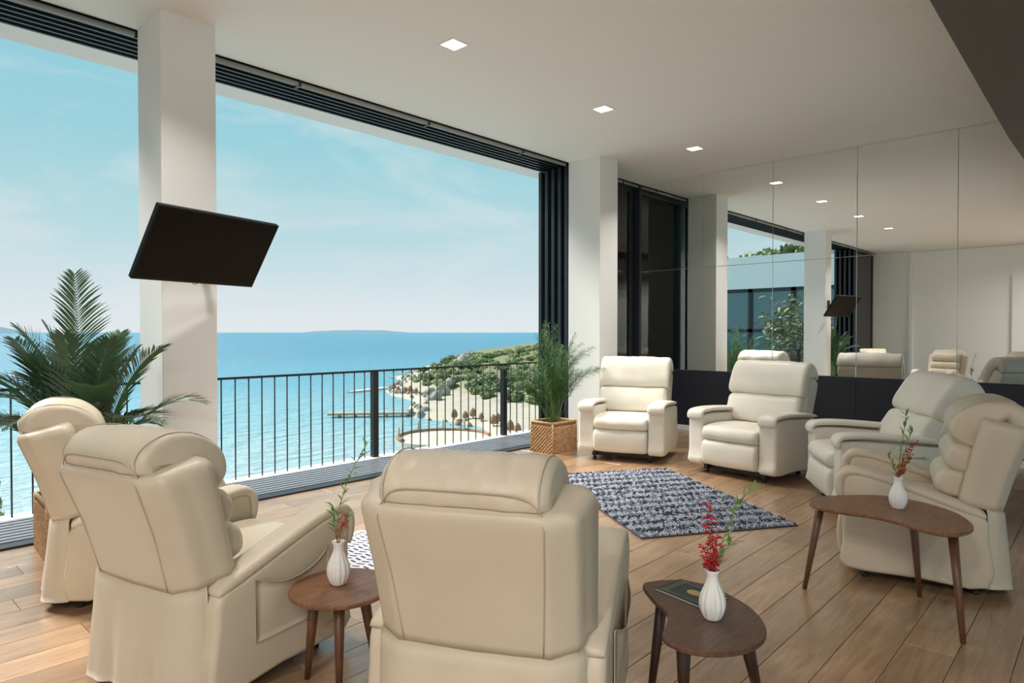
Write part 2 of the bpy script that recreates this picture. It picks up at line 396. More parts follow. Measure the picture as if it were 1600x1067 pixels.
def shell():
    st = lambda o: tag(o, kind='structure')
    st(G().box((XL-.3, YLOW, ZC), (XM+.3, YW+.05, ZC+.12)).obj('ceiling', M['ceil']))
    st(G().box((XL-.3, YB-1.5, ZLOW), (XM+.3, YLOW, ZC+.12)).obj('ceiling_lowered', M['taupe']))
    st(G().box((XL-.3, YB-1.5, ZC+.12), (XM+.3, 6.02, ZC+.50)).box((XL-.3, 5.72, ZC+.02), (XM+.3, 6.02, ZC+.12)).obj('roof', M['render']))
    st(box('wall_left', (XL-.3, YB-.2, -.3), (XL, 5.75, ZC+.12), M['white']))
    # unseen rear wall; its three wide openings are added to let daylight in
    g = G(); g.box((XL, YB-.2, -.3), (XM, YB, .02)); g.box((XL, YB-.2, 2.9), (XM, YB, ZLOW))
    for x in (XL+.15, .55, 4.3, XM-.15): g.box((x-.15, YB-.2, .02), (x+.15, YB, 2.9))
    st(g.obj('wall_back', M['white']))
    st(box('terrace_bounce', (XL-6, YB-14, -.4), (XM+6, YB-.2, -.02), M['render']))  # unseen pale slab added to bounce daylight through the openings
    # slab edge under the tracks and balcony nosing
    st(G().box((XL-.3, YW, -.45), (XM+.3, 6.04, -.035)).obj('balcony_slab', M['render']))
    st(G().box((XL-.3, 5.80, -.035), (XM+.3, 5.97, .010)).obj('trim_1', M['render']))
    st(box('wall_facade', (XL-.3, 5.2, -13), (XM+.3, 5.85, -.45), M['render']))
    # mirror wall
    piv = (XM, 3.5, 0)
    w = G().box((0.012, YB-3.5-.2, -.3), (.35, 5.13-3.5, ZC+.12)).obj('wall_right', M['white'], loc=piv, rot=(0, 0, DELTA)); st(w)
    st(G().box((-.006, YB-3.5, 0), (.012, YW-3.52, .075)).obj('baseboard_right', M['white'], loc=piv, rot=(0, 0, DELTA)))
    mr = empty('mirror', piv, DELTA, 'floor-to-ceiling wall of large mirror panels above the navy boards', 'mirror')
    wn = empty('wall_panelling', piv, DELTA, 'low run of dark navy boards along the foot of the mirror wall', 'panelling')
    seams = [5.11, 4.144, 3.192, 2.226, 1.256, .29, -.676, -1.642, -2.608, YB+.02]
    for a, b in zip(seams, seams[1:]):
        for z0, z1 in ((.832, 2.222), (2.222, ZC if a > YLOW else ZLOW)):
            gp = .0022
            v, f = rbox((0, b-3.5+gp, z0+gp), (.010, a-3.5-gp, z1-gp), .0012, 1)
            mobj('mirror_panel', v, f, M['mirror'], mr)
        v, f = rbox((-.008, b-3.5+.0015, .076), (.010, a-3.5-.0015, .830), .002, 1)
        mobj('board', v, f, M['navy'], wn)
    st(box('trim_4', (XM-.008, 5.112, 0), (XM+.3, 5.72, ZC+.06), M['anth']))
    # columns
    for i, (x0, x1, y0, lab) in enumerate(((1.625, 1.985, 4.655, 0), (6.545, 6.925, 4.61, 1))):
        v, f = rbox((x0, y0, -.02), (x1, YW+.04, ZC+.03), .006, 2)
        st(mobj('wall_column', v, f, M['white']))
    # vertical pipe casing on the far left wall (seen in the mirror)
    st(box('trim_2', (XL, 4.25, 0), (XL+.06, 4.33, ZC), M['white']))
    st(G().box((XL, .4, 0), (XL+.05, 2.15, 2.75)).obj('trim_3', M['white']))
shell()

def tracks():
    t = empty('overhead_sliding_track', (0, 5.4, ZC), 0, 'dark multi-groove sliding door track along the ceiling above the opening', 'door track')
    def loc(a, b): return (a[0], a[1]-5.4, a[2]-ZC), (b[0], b[1]-5.4, b[2]-ZC)
    a, b = loc((XL, YW+.05, ZC+.07), (XM+.2, 5.72, ZC+.12)); G().box(a, b).obj('housing', M['trackdark'], t)
    for i in range(6):
        y = 5.28+i*.082
        a, b = loc((XL, y, ZC+.015), (XM-.03, y+.022, ZC+.07)); G().box(a, b).obj('rail', M['track'] if False else M['anth'], t)
    tag(t)
    s = empty('floor_sliding_track', (0, 5.4, 0), 0, 'grooved metal sliding door threshold set along the floor edge', 'door track')
    def loc(a, b): return (a[0], a[1]-5.4, a[2]), (b[0], b[1]-5.4, b[2])
    a, b = loc((XL, YW+.002, -.034), (XM-.03, 5.798, -.006)); G().box(a, b).obj('base', M['trackdark'], s)
    a, b = loc((XL, YW+.002, -.006), (XM-.03, YW+.10, .014)); G().box(a, b).obj('edge_profile', M['anth'], s)
    for i in range(8):
        y = 5.19+i*.078
        a, b = loc((XL, y, -.006), (XM-.03, y+.024, .016)); G().box(a, b).obj('rail', M['track'], s)
    # grey blind rail with brackets under the ceiling edge
    for n_, (x0, x1, lab) in enumerate(((XL, 1.62, 'left of the television column'), (1.99, 6.54, 'between the two white columns'), (6.93, XM-.005, 'in the corner by the mirror'))):
        h = empty('blind_rail', ((x0+x1)/2, 5.14, ZC), 0, 'slim grey blind rail under the ceiling edge ' + lab, 'blind rail')
        c = (x0+x1)/2
        G().tube([(x0-c, 0, -.022), (x1-c, 0, -.022)], .020, 12).obj('roller', M['greytrim'], h, True)
        G().box((x0-c, .028, -.02), (x1-c, .06, -.001)).obj('fascia', M['greytrim'], h)
        k = x0 + .9
        while k < x1-.1:
            G().box((k-c-.012, -.024, -.046), (k-c+.012, .06, 0)).obj('bracket', M['anth'], h); k += 1.42
tracks()

def railing():
    r = empty('balcony_railing', (0, 5.88, 0), 0, 'black metal balcony railing with slim vertical bars overlooking the sea', 'railing')
    g = G(); g.box((XL, -.022, .925), (XM, .022, .945)); g.obj('top_rail', M['black'], r)
    posts = [4.178 + 2.02*k for k in range(-3, 3)]
    for p in posts: G().box((p-.033, -.03, .01), (p+.033, .03, .927)).obj('post', M['black'], r)
    me = None; x = 4.178 - 59*.1263
    x = XL+.06; base = 4.178 + .1263
    k0 = int((XL-4.178)/.12625)+1
    for k in range(k0, int((XM-4.178)/.12625)+1):
        x = 4.178 + k*.12625
        if any(abs(x-p) < .05 for p in posts): continue
        if me is None:
            o = G().tube([(0, 0, .01), (0, 0, .93)], .0065, 6).obj('baluster', M['black'], r, True, loc=(x, 0, 0)); me = o.data
        else: link('baluster', me, r, (x, 0, 0))
railing()

def sliding_panels():
    def panel(w):
        h = ZC - .005; s = .085; t = .024
        parts = [('stile', [((0, -t, .02), (s, t, h))], M['anth']), ('stile', [((w-s, -t, .02), (w, t, h))], M['anth']),
                 ('door_rail', [((s, -t, .02), (w-s, t, .14))], M['anth']), ('door_rail', [((s, -t, h-.10), (w-s, t, h))], M['anth']),
                 ('pane', [((s, -.006, .14), (w-s, .006, h-.10))], M['glass'])]
        out = []
        for nme, bx, m in parts:
            me = None; g = G()
            for a, b in bx: g.box(a, b)
            me = bpy.data.meshes.new(nme); me.from_pydata(g.v, [], g.f); me.materials.append(m); out.append((nme, me))
        return out
    ords = ['innermost', 'second', 'middle', 'fourth', 'outermost']
    pr = panel(1.54)
    for i in range(5):
        y = 5.225 + i*.112
        o = empty('sliding_glass_door', (6.665+i*.004, y, 0), 0, ords[i] + ' dark-framed glass door of the stack beside the mirror', 'sliding door', 'glass doors stacked at the mirror end')
        for nme, me in pr: link(nme, me, o)
    for i in range(5):
        y = 5.225 + i*.112
        o = empty('sliding_glass_door', (XL+.02+i*.012, y, 0), 0, ords[i] + ' dark-framed glass door of the stack at the far wall, seen mirrored', 'sliding door', 'glass doors stacked at the far wall')
        for nme, me in pr: link(nme, me, o)
sliding_panels()

# ---------------------------------------------------------------- ceiling lights
def downlights():
    spots = [(7.05, 3.64, ZC, 'nearest the mirror wall'), (5.215, 3.64, ZC, 'second from the mirror wall'), (3.30, 3.64, ZC, 'closest to the camera in the row'),
             (1.35, 3.64, ZC, 'fourth from the mirror, seen only as a reflection')]
    rows = ('front', 'second', 'rear'); cols = ('by the wall', 'away from the wall')
    for j, y in enumerate((.15, -1.1, -2.35)):  # lamps added behind the camera to brighten the left of the room
        for i, x in enumerate((-2.1, -1.3)): spots.append((x, y, ZLOW, 'added as unseen fill, %s row, %s' % (rows[j], cols[i])))
    proto = None
    for x, y, z, n in spots:
        o = empty('downlight', (x, y, z), 0, 'square recessed ceiling downlight ' + n, 'ceiling light', 'square recessed downlights')
        g = G(); a, b = .088, .070
        for q in (((-a, -a, -.004), (a, -b, 0)), ((-a, b, -.004), (a, a, 0)), ((-a, -b, -.004), (-b, b, 0)), ((b, -b, -.004), (a, b, 0))): g.box(*q)
        g.obj('trim', M['white'], o)
        G().box((-b, -b, -.0025), (b, b, 0)).obj('diffuser', M['lamp'], o)
        ld = bpy.data.lights.new('downlight_lamp', 'AREA'); ld.shape = 'SQUARE'; ld.size = .13; ld.energy = DOWNLIGHT_W if z == ZC else REAR_FILL_W; ld.color = (1, .95, .89); ld.spread = R(115) if z == ZC else R(165)
        lo = bpy.data.objects.new('downlight_lamp', ld); COL.objects.link(lo); lo.parent = o; lo.location = (0, 0, -.006)
downlights()

# ---------------------------------------------------------------- chairs
def to_back(vs, hx, hz, th): return to_back0(vs, hx, hz, th)
def to_back0(vs, hx, hz, th):
    """(v forward, y, u up) of the back -> chair frame; back reclined by th about the hinge"""
    s, c = math.sin(th), math.cos(th)
    return [(hx - p[2]*s + p[0]*c, p[1], hz + p[2]*c + p[0]*s) for p in map(tuple, vs)]

def armpad(path, w, t, n=16):
    """padded strip following a path in x-z, rounded in section"""
    sec = []
    for j in range(n):
        an = 2*math.pi*j/n; c, s = math.cos(an), math.sin(an)
        sec.append((math.copysign(abs(c)**.55, c)*w/2, math.copysign(abs(s)**.75, s)*t/2))
    pth = smooth_loop(path, 5, False); v = []; f = []; k = len(pth)
    for i, p in enumerate(pth):
        a = pth[max(i-1, 0)]; b = pth[min(i+1, k-1)]; tx, tz = b[0]-a[0], b[1]-a[1]; l = math.hypot(tx, tz); nx, nz = -tz/l, tx/l
        e = min(1, .35+.65*math.sqrt(min(1, min(i, k-1-i)/3)))
        for (y, h) in sec: v.append((p[0]+nx*h*e, y*(.9+.1*e), p[1]+nz*h*e))
    for i in range(k-1):
        for j in range(n): f.append((i*n+j, (i+1)*n+j, (i+1)*n+(j+1) % n, i*n+(j+1) % n))
    f.append(tuple(range(n))); f.append(tuple(range((k-1)*n, k*n))[::-1])
    return v, f

def cloth(fn, nu, nv, th=.006):
    v = [fn(i/nu, j/nv) for i in range(nu+1) for j in range(nv+1)]; f = []
    for i in range(nu):
        for j in range(nv):
            a = i*(nv+1)+j; f.append((a, a+1, a+nv+2, a+nv+1))
    # thickness by duplicating along approximate normals
    V = [Vector(p) for p in v]; n = len(V); nr = [Vector((0, 0, 0)) for _ in V]
    for q in f:
        c = (V[q[1]]-V[q[0]]).cross(V[q[2]]-V[q[0]])
        for i in q: nr[i] += c
    V2 = [p - m_.normalized()*th for p, m_ in zip(V, nr)]
    f2 = [tuple(i+n for i in q[::-1]) for q in f]; rim = []
    edge = [i*(nv+1) for i in range(nu+1)] + [nu*(nv+1)+j for j in range(1, nv+1)] + [i*(nv+1)+nv for i in range(nu-1, -1, -1)] + [j for j in range(nv-1, 0, -1)]
    for a, b in zip(edge, edge[1:]+edge[:1]): rim.append((b, a, a+n, b+n))
    return V+V2, f+f2+rim

def base_frame(t, hx, hy, zb):
    g = G()
    for y in (-hy, hy): g.box((-hx, y-.02, .035), (hx, y+.02, zb))
    for x in (-hx+.02, hx-.06): g.box((x-.02, -hy, .035), (x+.02, hy, zb-.01))
    g.obj('base_frame', M['black'], t)
    for x in (-hx+.03, hx-.03):
        for y in (-hy, hy):
            v, f = tube([(x, y, 0), (x, y, .012), (x, y, .02), (x, y, .06)], [.020, .022, .012, .012], 10); mobj('foot', v, f, M['rubber'], t, True)

def chair_wing(name, th, loc, rz, label):
    """recliner with wing-sided back shell, loose head pillow and rising arms"""
    t = empty(name, (loc[0], loc[1], 0), rz, label, 'recliner', 'cream leather recliners')
    L_ = M['leather']; W = .377; hx, hz = -.215, .45
    def to_back(vs, hx, hz, th): return to_back0([(p[0], p[1], p[2]*.80) for p in map(tuple, vs)], hx, hz, th)
    base_frame(t, .28, .27, .075)
    # arms
    for s in (1, -1):
        prof = [(.345, .065), (.36, .20), (.36, .40), (.36, .52), (.335, .572), (.23, .572), (.09, .532), (-.07, .480), (-.21, .435), (-.285, .41), (-.30, .30), (-.30, .065), (0, .06)]
        y0, y1 = (.255, W) if s > 0 else (-W, -.255)
        v, f = psolid(prof, y0, y1, .028, 3, k=3); a = mobj('arm', v, f, L_, t, True)
        yc = s*.3135
        v, f = armpad([(.362, .43), (.378, .50), (.370, .556), (.325, .588), (.23, .582), (.09, .543), (-.07, .491), (-.20, .450), (-.285, .42)], .126, .050)
        v = [(p[0], p[1]+yc, p[2]) for p in v]; mobj('arm_pad', v, f, L_, a, True)
    # side pocket on the sitter's right
    def pk(u, w):
        x = -.14 + .36*u; z = .20 + (.235 - .05*math.sin(math.pi*u))*w + .03*u*w
        return (x, -W - .004 - .030*math.sin(math.pi*u)*w**1.5 - .006*math.sin(9*u)*w, z)
    v, f = cloth(lambda u, w: pk(u, w), 16, 8, .005); tag(mobj('side_pocket', v, f, L_, t, True), 'gathered leather side pocket')
    v, f = rbox((.20, -W-.003, .125), (.255, -W+.002, .137), .001, 1); tag(mobj('maker_tag', v, f, M['seam'], t), 'small stitched tag')
    # seat
    v, f = rbox((-.28, -.26, .09), (.31, .26, .36), .02, 2); mobj('seat_base', v, f, L_, t, True)
    prof = [(-.27, .36), (.0, .345), (.28, .335), (.38, .34), (.405, .385), (.39, .435), (.34, .462), (.2, .468), (-.05, .455), (-.27, .44)]
    v, f = psolid(prof, -.256, .256, .035, 14, crown=.03, wr=.003, seed=2); mobj('seat_cushion', v, f, L_, t, True)
    prof = [(.31, .09), (.36, .085), (.387, .12), (.395, .20), (.393, .28), (.375, .328), (.32, .335), (.29, .2)]
    v, f = psolid(prof, -.25, .25, .03, 12, crown=.02, wr=.003, seed=3); mobj('footrest', v, f, L_, t, True)
    # back shell: plan section lofted upwards
    hs = [(.05, .338), (-.03, .336), (-.085, .328), (-.108, .318), (-.120, .303), (-.150, .255), (-.156, .238), (-.158, .20), (-.162, .08)]
    sec = hs + [(q[0], -q[1]) for q in reversed(hs)] + [(.06, 0)]
    pr = smooth_loop(sec, 2); cv = sum(p[0] for p in pr)/len(pr); lv = []; lf = []; m = len(pr)
    us = [0.02, .06, .14, .22, .30, .38, .45, .50, .535, .555, .568, .577, .583, .5852]
    def shell_pt(a, y, u, out=0.0):
        k = 1.0 - .05*(1-u/.585)
        if u > .535: q = (u-.535)/.0505; k *= 1 - .16*(1-math.sqrt(max(0, 1-q*q)))
        flare = .02*max(0, (u-.3)/.28)
        return (cv+(a-cv)*k - (flare if a < 0 else 0) - out, y*k, u)
    for u in us:
        for (a, y) in pr: lv.append(shell_pt(a, y, u))
    for i in range(len(us)-1):
        for j in range(m): lf.append((i*m+j, (i+1)*m+j, (i+1)*m+(j+1) % m, i*m+(j+1) % m))
    lf.append(tuple(range(m))); lf.append(tuple(range((len(us)-1)*m, len(us)*m))[::-1])
    lf = [q[::-1] for q in lf]
    bk = mobj('backrest', to_back(lv, hx, hz, th), lf, L_, t, True)
    for s in (1, -1):
        path = [shell_pt(-.1572, s*(.222+.018*u/.5), u, .0006) for u in (.03, .12, .2, .28, .36, .42, .46, .50, .54, .558)]
        v, f = tube(to_back(path, hx, hz, th), .0024, 6); mobj('seam', v, f, M['seam'], bk, True)
    # head pillow, lumbar and lower cushions
    prof = [(.045, .365), (.115, .375), (.168, .43), (.175, .515), (.14, .60), (.075, .675), (-.02, .715), (-.10, .70), (-.145, .655), (-.155, .60), (-.13, .582), (-.03, .585), (.02, .50)]
    v, f = psolid(prof, -.25, .25, .038, 34, crown=.03, wr=.006, ws=7, seed=1.3, gather=.006); hp = mobj('head_pillow', to_back(v, hx, hz, th), f, L_, t, True)
    path = [(-.157, y, .655-.10*(abs(y)/.245)**8) for y in np.linspace(-.243, .243, 25)]
    v, f = tube(to_back(path, hx, hz, th), .0025, 6); mobj('piping', v, f, M['seam'], hp, True)
    for s in (1, -1):
        path = [(a, s*.225, u) for a, u in smooth_loop([(-.150, .585), (-.148, .655), (-.10, .700), (-.02, .712), (.07, .672), (.135, .598), (.166, .515), (.160, .43)], 4, False)]
        v, f = tube(to_back(path, hx, hz, th), .0022, 6); mobj('piping', v, f, M['seam'], hp, True)
    prof = [(.03, .20), (.105, .19), (.150, .235), (.155, .30), (.125, .362), (.05, .375), (.03, .29)]
    v, f = psolid(prof, -.262, .262, .045, 26, crown=.03, wr=.004, ws=9, seed=4, pinch=.06, gather=.004); mobj('lumbar_cushion', to_back(v, hx, hz, th), f, L_, t, True)
    prof = [(.03, .02), (.13, .015), (.165, .07), (.16, .14), (.115, .195), (.04, .205), (.03, .11)]
    v, f = psolid(prof, -.258, .258, .045, 26, crown=.03, wr=.004, ws=9, seed=5, pinch=.06, gather=.004); mobj('lower_cushion', to_back(v, hx, hz, th), f, L_, t, True)
    # loose skirt hanging from the back shell
    b0 = to_back([(-.156, 0, .03)], hx, hz, th)[0]
    half = [(-.155, 0), (-.158, .08), (-.156, .16), (-.153, .225), (-.147, .252), (-.130, .285), (-.112, .312), (-.092, .324), (-.070, .329)]
    rail = [(q[0], -q[1]) for q in reversed(half[1:])] + half
    def sk(u, w):
        q = u*(len(rail)-1); i = min(int(q), len(rail)-2); fr = q-i
        a = rail[i][0]*(1-fr)+rail[i+1][0]*fr; y = rail[i][1]*(1-fr)+rail[i+1][1]*fr
        b = to_back([shell_pt(a, y, .035)], hx, hz, th)[0]; edge = min(1, abs(y)/.33)**6
        o = -.008 + .014*min(1, w/.06)
        x = b[0] - o*(1-.6*edge) - .035*w*(1-edge) - (.011*math.sin(8*y/.33+2)*w + .007*math.sin(17*y/.33)*w*w)*(1-edge*.7)
        yy = b[1]*(1 + (o+.012*w)*edge/.33)
        return (x, yy, b[2] - (b[2]-.05)*w + .008*w*math.cos(5*y/.33))
    v, f = cloth(sk, 48, 14, .004); s_ = mobj('back_skirt', v, f, L_, t, True); tag(s_, 'loose leather skirt hanging behind')
    v, f = tube([sk(u, .05) for u in np.linspace(0, 1, 40)], .0022, 6); mobj('hem', v, f, M['seam'], s_, True)
    return t

def chair_box(name, th, loc, rz, label):
    """broad boxy recliner with flat arms and a two-tier full-width back cushion"""
    t = empty(name, (loc[0], loc[1], 0), rz, label, 'recliner', 'ivory leather recliners')
    L_ = M['leather2']; W = .455; hx, hz = -.20, .43
    base_frame(t, .33, .30, .09)
    for s in (1, -1):
        y0, y1 = (.285, W) if s > 0 else (-W, -.285)
        prof = [(.385, .085), (.395, .20), (.395, .40), (.392, .52), (.36, .56), (.2, .565), (0, .555), (-.2, .545), (-.36, .53), (-.39, .45), (-.39, .085), (0, .08)]
        v, f = psolid(prof, y0, y1, .028, 3, k=3); a = mobj('arm', v, f, L_, t, True)
        yc = s*.372
        v, f = armpad([(.396, .515), (.401, .545), (.392, .572), (.35, .592), (.2, .600), (.0, .592), (-.2, .578), (-.36, .558)], .176, .044)
        v = [(p[0], p[1]+yc, p[2]) for p in v]; mobj('arm_pad', v, f, L_, a, True)
    v, f = rbox((-.36, -.29, .10), (.34, .29, .36), .02, 2); mobj('seat_base', v, f, L_, t, True)
    prof = [(-.30, .355), (.0, .345), (.30, .335), (.405, .335), (.445, .375), (.44, .425), (.39, .465), (.2, .480), (-.05, .47), (-.30, .45)]
    v, f = psolid(prof, -.285, .285, .04, 14, crown=.03, wr=.003, seed=2); mobj('seat_cushion', v, f, L_, t, True)
    prof = [(.33, .10), (.395, .095), (.430, .13), (.442, .21), (.438, .285), (.41, .328), (.34, .335), (.31, .2)]
    v, f = psolid(prof, -.283, .283, .03, 12, crown=.02, wr=.003, seed=3); mobj('footrest', v, f, L_, t, True)
    prof = [(.02, -.03), (-.13, -.02), (-.165, .05), (-.165, .30), (-.16, .48), (-.13, .525), (.0, .53), (.03, .3)]
    v, f = psolid(prof, -.385, .385, .03, 10, k=3); mobj('backrest', to_back(v, hx, hz, th), f, L_, t, True)
    prof = [(.0, .300), (.085, .292), (.125, .315), (.140, .38), (.136, .48), (.118, .575), (.085, .635), (.03, .662), (-.05, .655), (-.12, .615), (-.150, .56), (-.14, .53), (-.02, .52), (-.01, .40)]
    v, f = psolid(prof, -.395, .395, .04, 22, crown=.02, wr=.007, ws=6, seed=8.1, pinch=.025, gather=.004); hp = mobj('head_pillow', to_back(v, hx, hz, th), f, L_, t, True)
    prof = [(.0, .03), (.10, .02), (.135, .08), (.135, .19), (.12, .27), (.07, .305), (.0, .305), (-.01, .15)]
    v, f = psolid(prof, -.380, .380, .05, 18, crown=.03, wr=.005, ws=7, seed=6, pinch=.035); lc = mobj('lumbar_cushion', to_back(v, hx, hz, th), f, L_, t, True)
    v, f = tube(to_back([(a, 0, u) for a, u in smooth_loop([(.105, .05), (.130, .10), (.131, .19), (.117, .265), (.075, .297)], 4, False)], hx, hz, th), .0016, 6); mobj('seam', v, f, M['seam'], lc, True)
    v, f = tube(to_back([(a, 0, u) for a, u in smooth_loop([(.122, .325), (.136, .38), (.132, .48), (.114, .572), (.082, .630)], 4, False)], hx, hz, th), .0016, 6); mobj('seam', v, f, M['seam'], hp, True)
    return t

chair_box('recliner', R(17), (6.15, 3.94), R(-161), 'ivory recliner beside the potted fern, in front of the white column')
chair_box('recliner', R(19), (6.208, 2.586), R(172), 'ivory recliner against the navy boards, second from the potted fern')
chair_box('recliner', R(27), (5.654, 1.376), R(122), 'ivory recliner tilted back behind the large walnut table, partly hidden by another recliner')
chair_wing('recliner', R(14), (4.31, .842), R(103), 'beige recliner seen from the side directly behind the large walnut table')
chair_wing('recliner', R(14), (1.637, 1.535), R(27), 'beige recliner seen from behind in the centre foreground')
chair_wing('recliner', R(15), (1.18, 2.741), R(13), 'beige recliner seen from behind beside the small round table')
chair_wing('recliner', R(15), (1.235, 3.945), R(-15), 'beige recliner at the left edge next to the palm basket')

# ---------------------------------------------------------------- tables
def table(name, outline, z, feet, mt, ml, label, th=.020):
    c = sum(outline, Vector((0, 0)))/len(outline)
    t = empty(name, (c.x, c.y, 0), 0, label, 'side table', 'walnut side tables')
    pr = smooth_loop([tuple(p-c) for p in outline], 5); m = len(pr)
    area = sum(pr[i][0]*pr[(i+1) % m][1]-pr[(i+1) % m][0]*pr[i][1] for i in range(m))
    if area < 0: pr = pr[::-1]
    v = []; f = []
    lv = [(-.012, -th), (0, -th+.007), (0, -.004), (-.004, 0)]
    for off, dz in lv:
        for (a, b) in pr:
            l = math.hypot(a, b); v.append((a*(1+off/l), b*(1+off/l), z+dz))
    for i in range(3):
        for j in range(m): f.append((i*m+j, i*m+(j+1) % m, (i+1)*m+(j+1) % m, (i+1)*m+j))
    f.append(tuple(range(m))[::-1]); f.append(tuple(range(3*m, 4*m)))
    mobj('tabletop', v, f, mt, t)
    for (fx, fy, tx, ty) in feet:
        a = Vector((fx, fy, 0)) - Vector((c.x, c.y, 0)); b = Vector((tx, ty, z-th)) - Vector((c.x, c.y, 0))
        v, f = tube([a, a.lerp(b, .5), b], [.011, .017, .022], 14); mobj('leg', v, f, ml, t, True)
    return t

def V2(p): return Vector((p.x, p.y))
Z3 = .48
o3 = [V2(px(x, y, Z3)) for x, y in ((1265, 781), (1285, 775), (1330, 773), (1380, 774), (1440, 784), (1490, 799), (1519, 817), (1517, 829), (1490, 834), (1450, 828), (1400, 813), (1350, 803), (1300, 796), (1270, 789))]
def foot(x, y, ins, c):
    p = px(x, y, 0); return p.x, p.y
def legs(pairs, z):
    out = []
    for (fx, fy), (tx, ty) in pairs:
        a = px(fx, fy, 0); b = px(tx, ty, z); out.append((a.x, a.y, b.x, b.y))
    return out
table('side_table', o3, Z3, legs((((1257, 920), (1283, 786)), ((1437, 932), (1425, 790)), ((1505, 1005), (1488, 826))), Z3-.02), M['walnut'], M['walnutleg'], 'large kidney-shaped walnut table in front of the sideways recliner')
Z2 = .43
o2 = [V2(px(x, y, Z2)) for x, y in ((1004, 913), (1022, 907), (1060, 905), (1100, 912), (1145, 931), (1180, 954), (1197, 980), (1192, 1000), (1165, 1015), (1120, 1020), (1075, 1015), (1044, 1003), (1034, 990), (1042, 972), (1042, 957), (1020, 936))]
table('side_table', o2, Z2, legs((((1015, 1098), (1036, 925)), ((1068, 1150), (1068, 1008)), ((1192, 1118), (1166, 1000))), Z2-.02), M['darkwood'], M['darkleg'], 'dark kidney-shaped table holding the green booklet')
Z1 = .38; c1 = px(534, 915, Z1)
o1 = [Vector((c1.x + .195*math.cos(a), c1.y + .195*math.sin(a))) for a in np.linspace(0, 2*math.pi, 17)[:-1]]
table('side_table', o1, Z1, legs((((480, 1060), (492, 928)), ((530, 1088), (530, 934)), ((588, 1045), (568, 925))), Z1-.02), M['walnut'], M['walnutleg'], 'small round walnut table between two beige recliners')

def vase(loc, h, label):
    s = h/.16
    pf = [(.018, .0, .2), (.026, .001, .4), (.029, .006, .6), (.036, .022, 1), (.041, .042, 1), (.041, .060, 1), (.036, .082, 1), (.027, .104, .8), (.0195, .122, .5), (.0175, .136, .3), (.0195, .150, .15), (.0245, .1595, 0), (.0232, .1605, 0), (.018, .150, 0), (.0155, .136, 0), (.015, .10, 0)]
    v, f = lathe([(r*s, z*s, a) for r, z, a in pf], 72, 12, .11)
    f = f[:-2] + [f[-2], f[-1][::1]]
    o = mobj('vase', v, f, M['ceramic'], None, True, loc=loc); tag(o, label, 'vase', 'white fluted vases'); return o

def leafblade(g, p, d, L, w, side, droop=.25, mi=0, k=4, nrm=None):
    d = Vector(d).normalized(); up = Vector((0, 0, 1)); s = d.cross(nrm if nrm is not None else up)
    s = s.normalized() if s.length > 1e-4 else Vector((1, 0, 0))
    s = (Matrix.Rotation(side, 3, d) @ s)
    v = []
    for i in range(k+1):
        t = i/k; c = Vector(p) + d*(L*t) - up*(droop*L*t*t); ww = w*math.sin(math.pi*min(1, .12+.88*t))**.8*.5 if i < k else 0.0005
        v += [c+s*ww, c-s*ww]
    g.add(v, [(2*i, 2*i+1, 2*i+3, 2*i+2) for i in range(k)], mi)

def sprig(base, path, kind, label, seed, leafm='bleaf', flower='red'):
    """one cut stem in a vase: path is a list of offsets from base"""
    rnd = random.Random(seed)
    t = empty('flower_sprig' if kind == 'flower' else 'leaf_sprig', base, 0, label, 'flower' if kind == 'flower' else 'foliage')
    pts = smooth_loop([tuple(p) for p in path], 6, False); n = len(pts)
    v, f = tube(pts, [.0018-.0010*i/n for i in range(n)], 6); mobj('stem', v, f, M['dstem'] if kind == 'flower' else M['stem'], t, True)
    if kind == 'flower':
        for i in range(int(n*.35), n):
            p = Vector(pts[i])
            for q in range(3 if i < n-3 else 2):
                a = rnd.uniform(0, 6.28); d = Vector((math.cos(a), math.sin(a), -.25+rnd.uniform(-.2, .7))).normalized(); L = rnd.uniform(.013, .022)
                v, f = tube([p, p+d*L*.5, p+d*L*.9, p+d*L], [.0008, .0022, .0028, .0040], 6); mobj('blossom', v, f, M[flower], t, True)
    else:
        for i in range(int(n*.35), n):
            p = Vector(pts[i]); dd = (Vector(pts[min(i+1, n-1)])-Vector(pts[i-1])).normalized()
            for q in range(2 if i % 2 == 0 else 1):
                a = rnd.uniform(0, 6.28); d = (dd*.8+Vector((math.cos(a), math.sin(a), rnd.uniform(-.2, .5)))*.8)
                g = G(); leafblade(g, p, d, rnd.uniform(.030, .058), .0075, rnd.uniform(-.6, .6), .2); g.obj('leaf', M[leafm], t)
    return t

